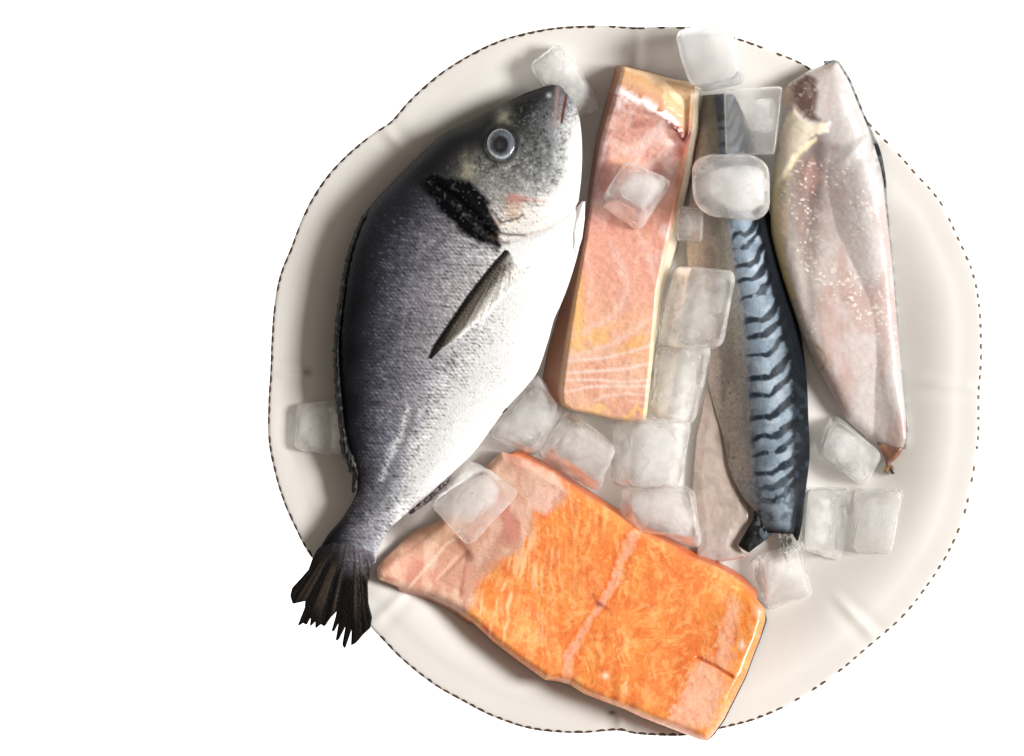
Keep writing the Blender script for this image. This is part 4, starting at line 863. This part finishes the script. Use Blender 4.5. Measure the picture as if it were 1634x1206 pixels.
def ice(top, bot, z0, z1, label, kind='hazy', rnd=.36, core=(.0, .0, .72), seed=0, tilt=0):
    """tapered rounded block between a top quad and a bottom quad; a cloudy heart sits inside"""
    T = np.array(top, float); B = np.array(bot, float) if not np.isscalar(bot) else (T-T.mean(0))*bot+T.mean(0)
    g = 1.15 if 7 <= seed <= 12 else 1.22 if seed == 1 else 1.06; T = (T-T.mean(0))*g+T.mean(0); B = (B-B.mean(0))*g+B.mean(0)
    def rounded(G, r):
        c_ = np.clip(G, -(1-r), 1-r); d_ = G-c_; L_ = np.linalg.norm(d_, axis=1, keepdims=True)
        return c_+d_/np.maximum(L_, 1e-9)*r
    def place(Q):
        u, v, w = (Q[:, 0]+1)/2, (Q[:, 1]+1)/2, (Q[:, 2]+1)/2
        def bil(K): return (K[0]*((1-u)*(1-v))[:, None]+K[1]*(u*(1-v))[:, None]+K[2]*(u*v)[:, None]+K[3]*((1-u)*v)[:, None])
        p_ = bil(B)*(1-w)[:, None]+bil(T)*w[:, None]
        return p_[:, 0], p_[:, 1], z0+(z1-z0)*w+tilt*(u-.5)*w
    Q = rounded(CG, rnd)
    ns = .05*np.stack([vn(Q[:, 1]*1.6+seed*9, Q[:, 2]*1.6+Q[:, 0], k)-.5 for k in range(3)], 1)
    x, y, z = place(Q+ns)
    o = thing('ice_cube', label, 'ice cube', (T[:, 0].mean(), T[:, 1].mean(), z0), 'ice cubes on the plate')
    link('shell', W(x, y, z), CF, ICE[kind], o)
    c0 = rounded(CG2, .8)*min(core[2]*1.22, .9)
    c0 = c0*(1+.35*(np.stack([vn(c0[:, 0]*1.7+seed, c0[:, 1]*1.7+c0[:, 2]*1.2, 5)]*3, 1)-.5))
    c0[:, 0] += core[0]; c0[:, 1] += core[1]
    c0[:, 2] *= .8
    x, y, z = place(np.clip(c0, -.9, .9))
    link('cloudy_core', W(x, y, z), CF2, CORE[kind], o)
    return o
# quads run: upper-left, upper-right, lower-right, lower-left
ice([(850,106),(892,74),(926,136),(890,165)], [(858,112),(906,84),(957,168),(918,190)], 54, 104, 'ice cube behind the open mouth of the bream at the top', 'hazy', .36, seed=1)
ice([(1076,52),(1158,30),(1176,118),(1100,136)], [(1086,56),(1164,44),(1192,134),(1118,148)], 84, 160, 'milky white ice cube perched on the top rim of the plate', 'frosted', .38, (0, 0, .8), seed=2)
ice([(1158, 146), (1246, 141), (1234, 244), (1160, 244)], .97, 104, 150, 'clear square ice cube over the head end of the striped mackerel', 'clear', .12, (.25, -.2, .5), seed=3)
ice([(1106, 246), (1226, 246), (1228, 352), (1106, 338)], [(1108, 256), (1220, 256), (1222, 352), (1120, 344)], 96, 168, 'rounded glassy ice cube across the striped mackerel', 'white', .62, (.22, .0, .66), seed=4)
ice([(1000,256),(1062,284),(1025,335),(972,300)], [(998,262),(1072,292),(1020,372),(955,328)], 82, 140, 'white-centred ice cube lying on the pale pink fillet', 'white', .3, (.2, -.15, .6), seed=5)
ice([(1084, 330), (1122, 334), (1120, 384), (1080, 384)], .95, 30, 86, 'small half-hidden ice cube under the rounded one, beside the pink fillet', 'hazy', .3, seed=6)
ice([(1108,434),(1172,440),(1152,546),(1100,546)], [(1076,430),(1160,440),(1140,550),(1048,545)], 44, 108, 'ice cube wedged between pink fillet and the middle of striped mackerel', 'hazy', .32, seed=7)
ice([(1092,556),(1134,558),(1110,668),(1072,664)], [(1046,552),(1120,556),(1100,664),(1036,658)], 28, 90, 'ice cube at the lower right corner of the pink fillet', 'hazy', .36, seed=8)
ice([(1020,672),(1100,682),(1080,772),(1012,770)], [(982,673),(1085,678),(1070,776),(976,766)], 18, 84, 'square ice cube just below the pink fillet tail end', 'white', .28, (.0, .0, .7), seed=9)
ice([(925,676),(979,716),(955,766),(893,712)], [(905,660),(972,705),(952,782),(857,729)], 18, 76, 'tilted ice cube above the salmon top edge, under the pink fillet', 'hazy', .36, seed=10)
ice([(852,606),(884,650),(850,712),(792,688)], [(856,600),(897,657),(857,722),(780,694)], 18, 74, 'ice cube against the bream belly near its anal spine', 'hazy', .32, seed=11)
ice([(1010,790),(1092,782),(1110,850),(1030,850)], [(1000,776),(1102,778),(1112,876),(986,816)], 18, 74, 'ice cube between the salmon and the mackerel belly flap', 'hazy', .36, seed=12)
ice([(779,749),(831,787),(750,874),(691,806)], [(740,731),(800,772),(735,850),(685,795)], 80, 140, 'large ice cube resting on the pale end of the salmon fillet', 'white', .30, (.1, -.1, .62), seed=13)
ice([(474,648),(522,642),(524,722),(472,714)], [(478,646),(548,640),(548,728),(474,716)], 46, 84, 'white ice cube poking out left of the bream', 'white', .3, (.0, .0, .7), seed=14)
ice([(1330,668),(1405,722),(1372,770),(1318,722)], [(1333,660),(1410,728),(1380,778),(1294,716)], 16, 66, 'ice cube beneath the tail end of the pale mackerel fillet', 'hazy', .35, seed=15)
ice([(1372,786),(1436,784),(1420,880),(1366,876)], [(1363,780),(1454,786),(1428,893),(1360,880)], 18, 66, 'rightmost ice cube, clear and alone on the bare plate', 'clear', .28, (-.1, 0, .6), seed=16)
ice([(1288,784),(1330,784),(1326,880),(1284,872)], [(1286,780),(1360,780),(1350,900),(1276,874)], 18, 68, 'clear upright ice cube right beside the striped mackerel tail', 'clear', .28, (-.1, 0, .6), seed=17)
ice([(1226,882),(1270,868),(1290,950),(1224,964)], [(1192,896),(1274,868),(1303,952),(1226,976)], 14, 60, 'ice cube below the mackerel tail, next to the salmon corner', 'clear', .26, (-.1, 0, .6), seed=18)
for o in bpy.data.objects:
    if '_o' in o: del o['_o']
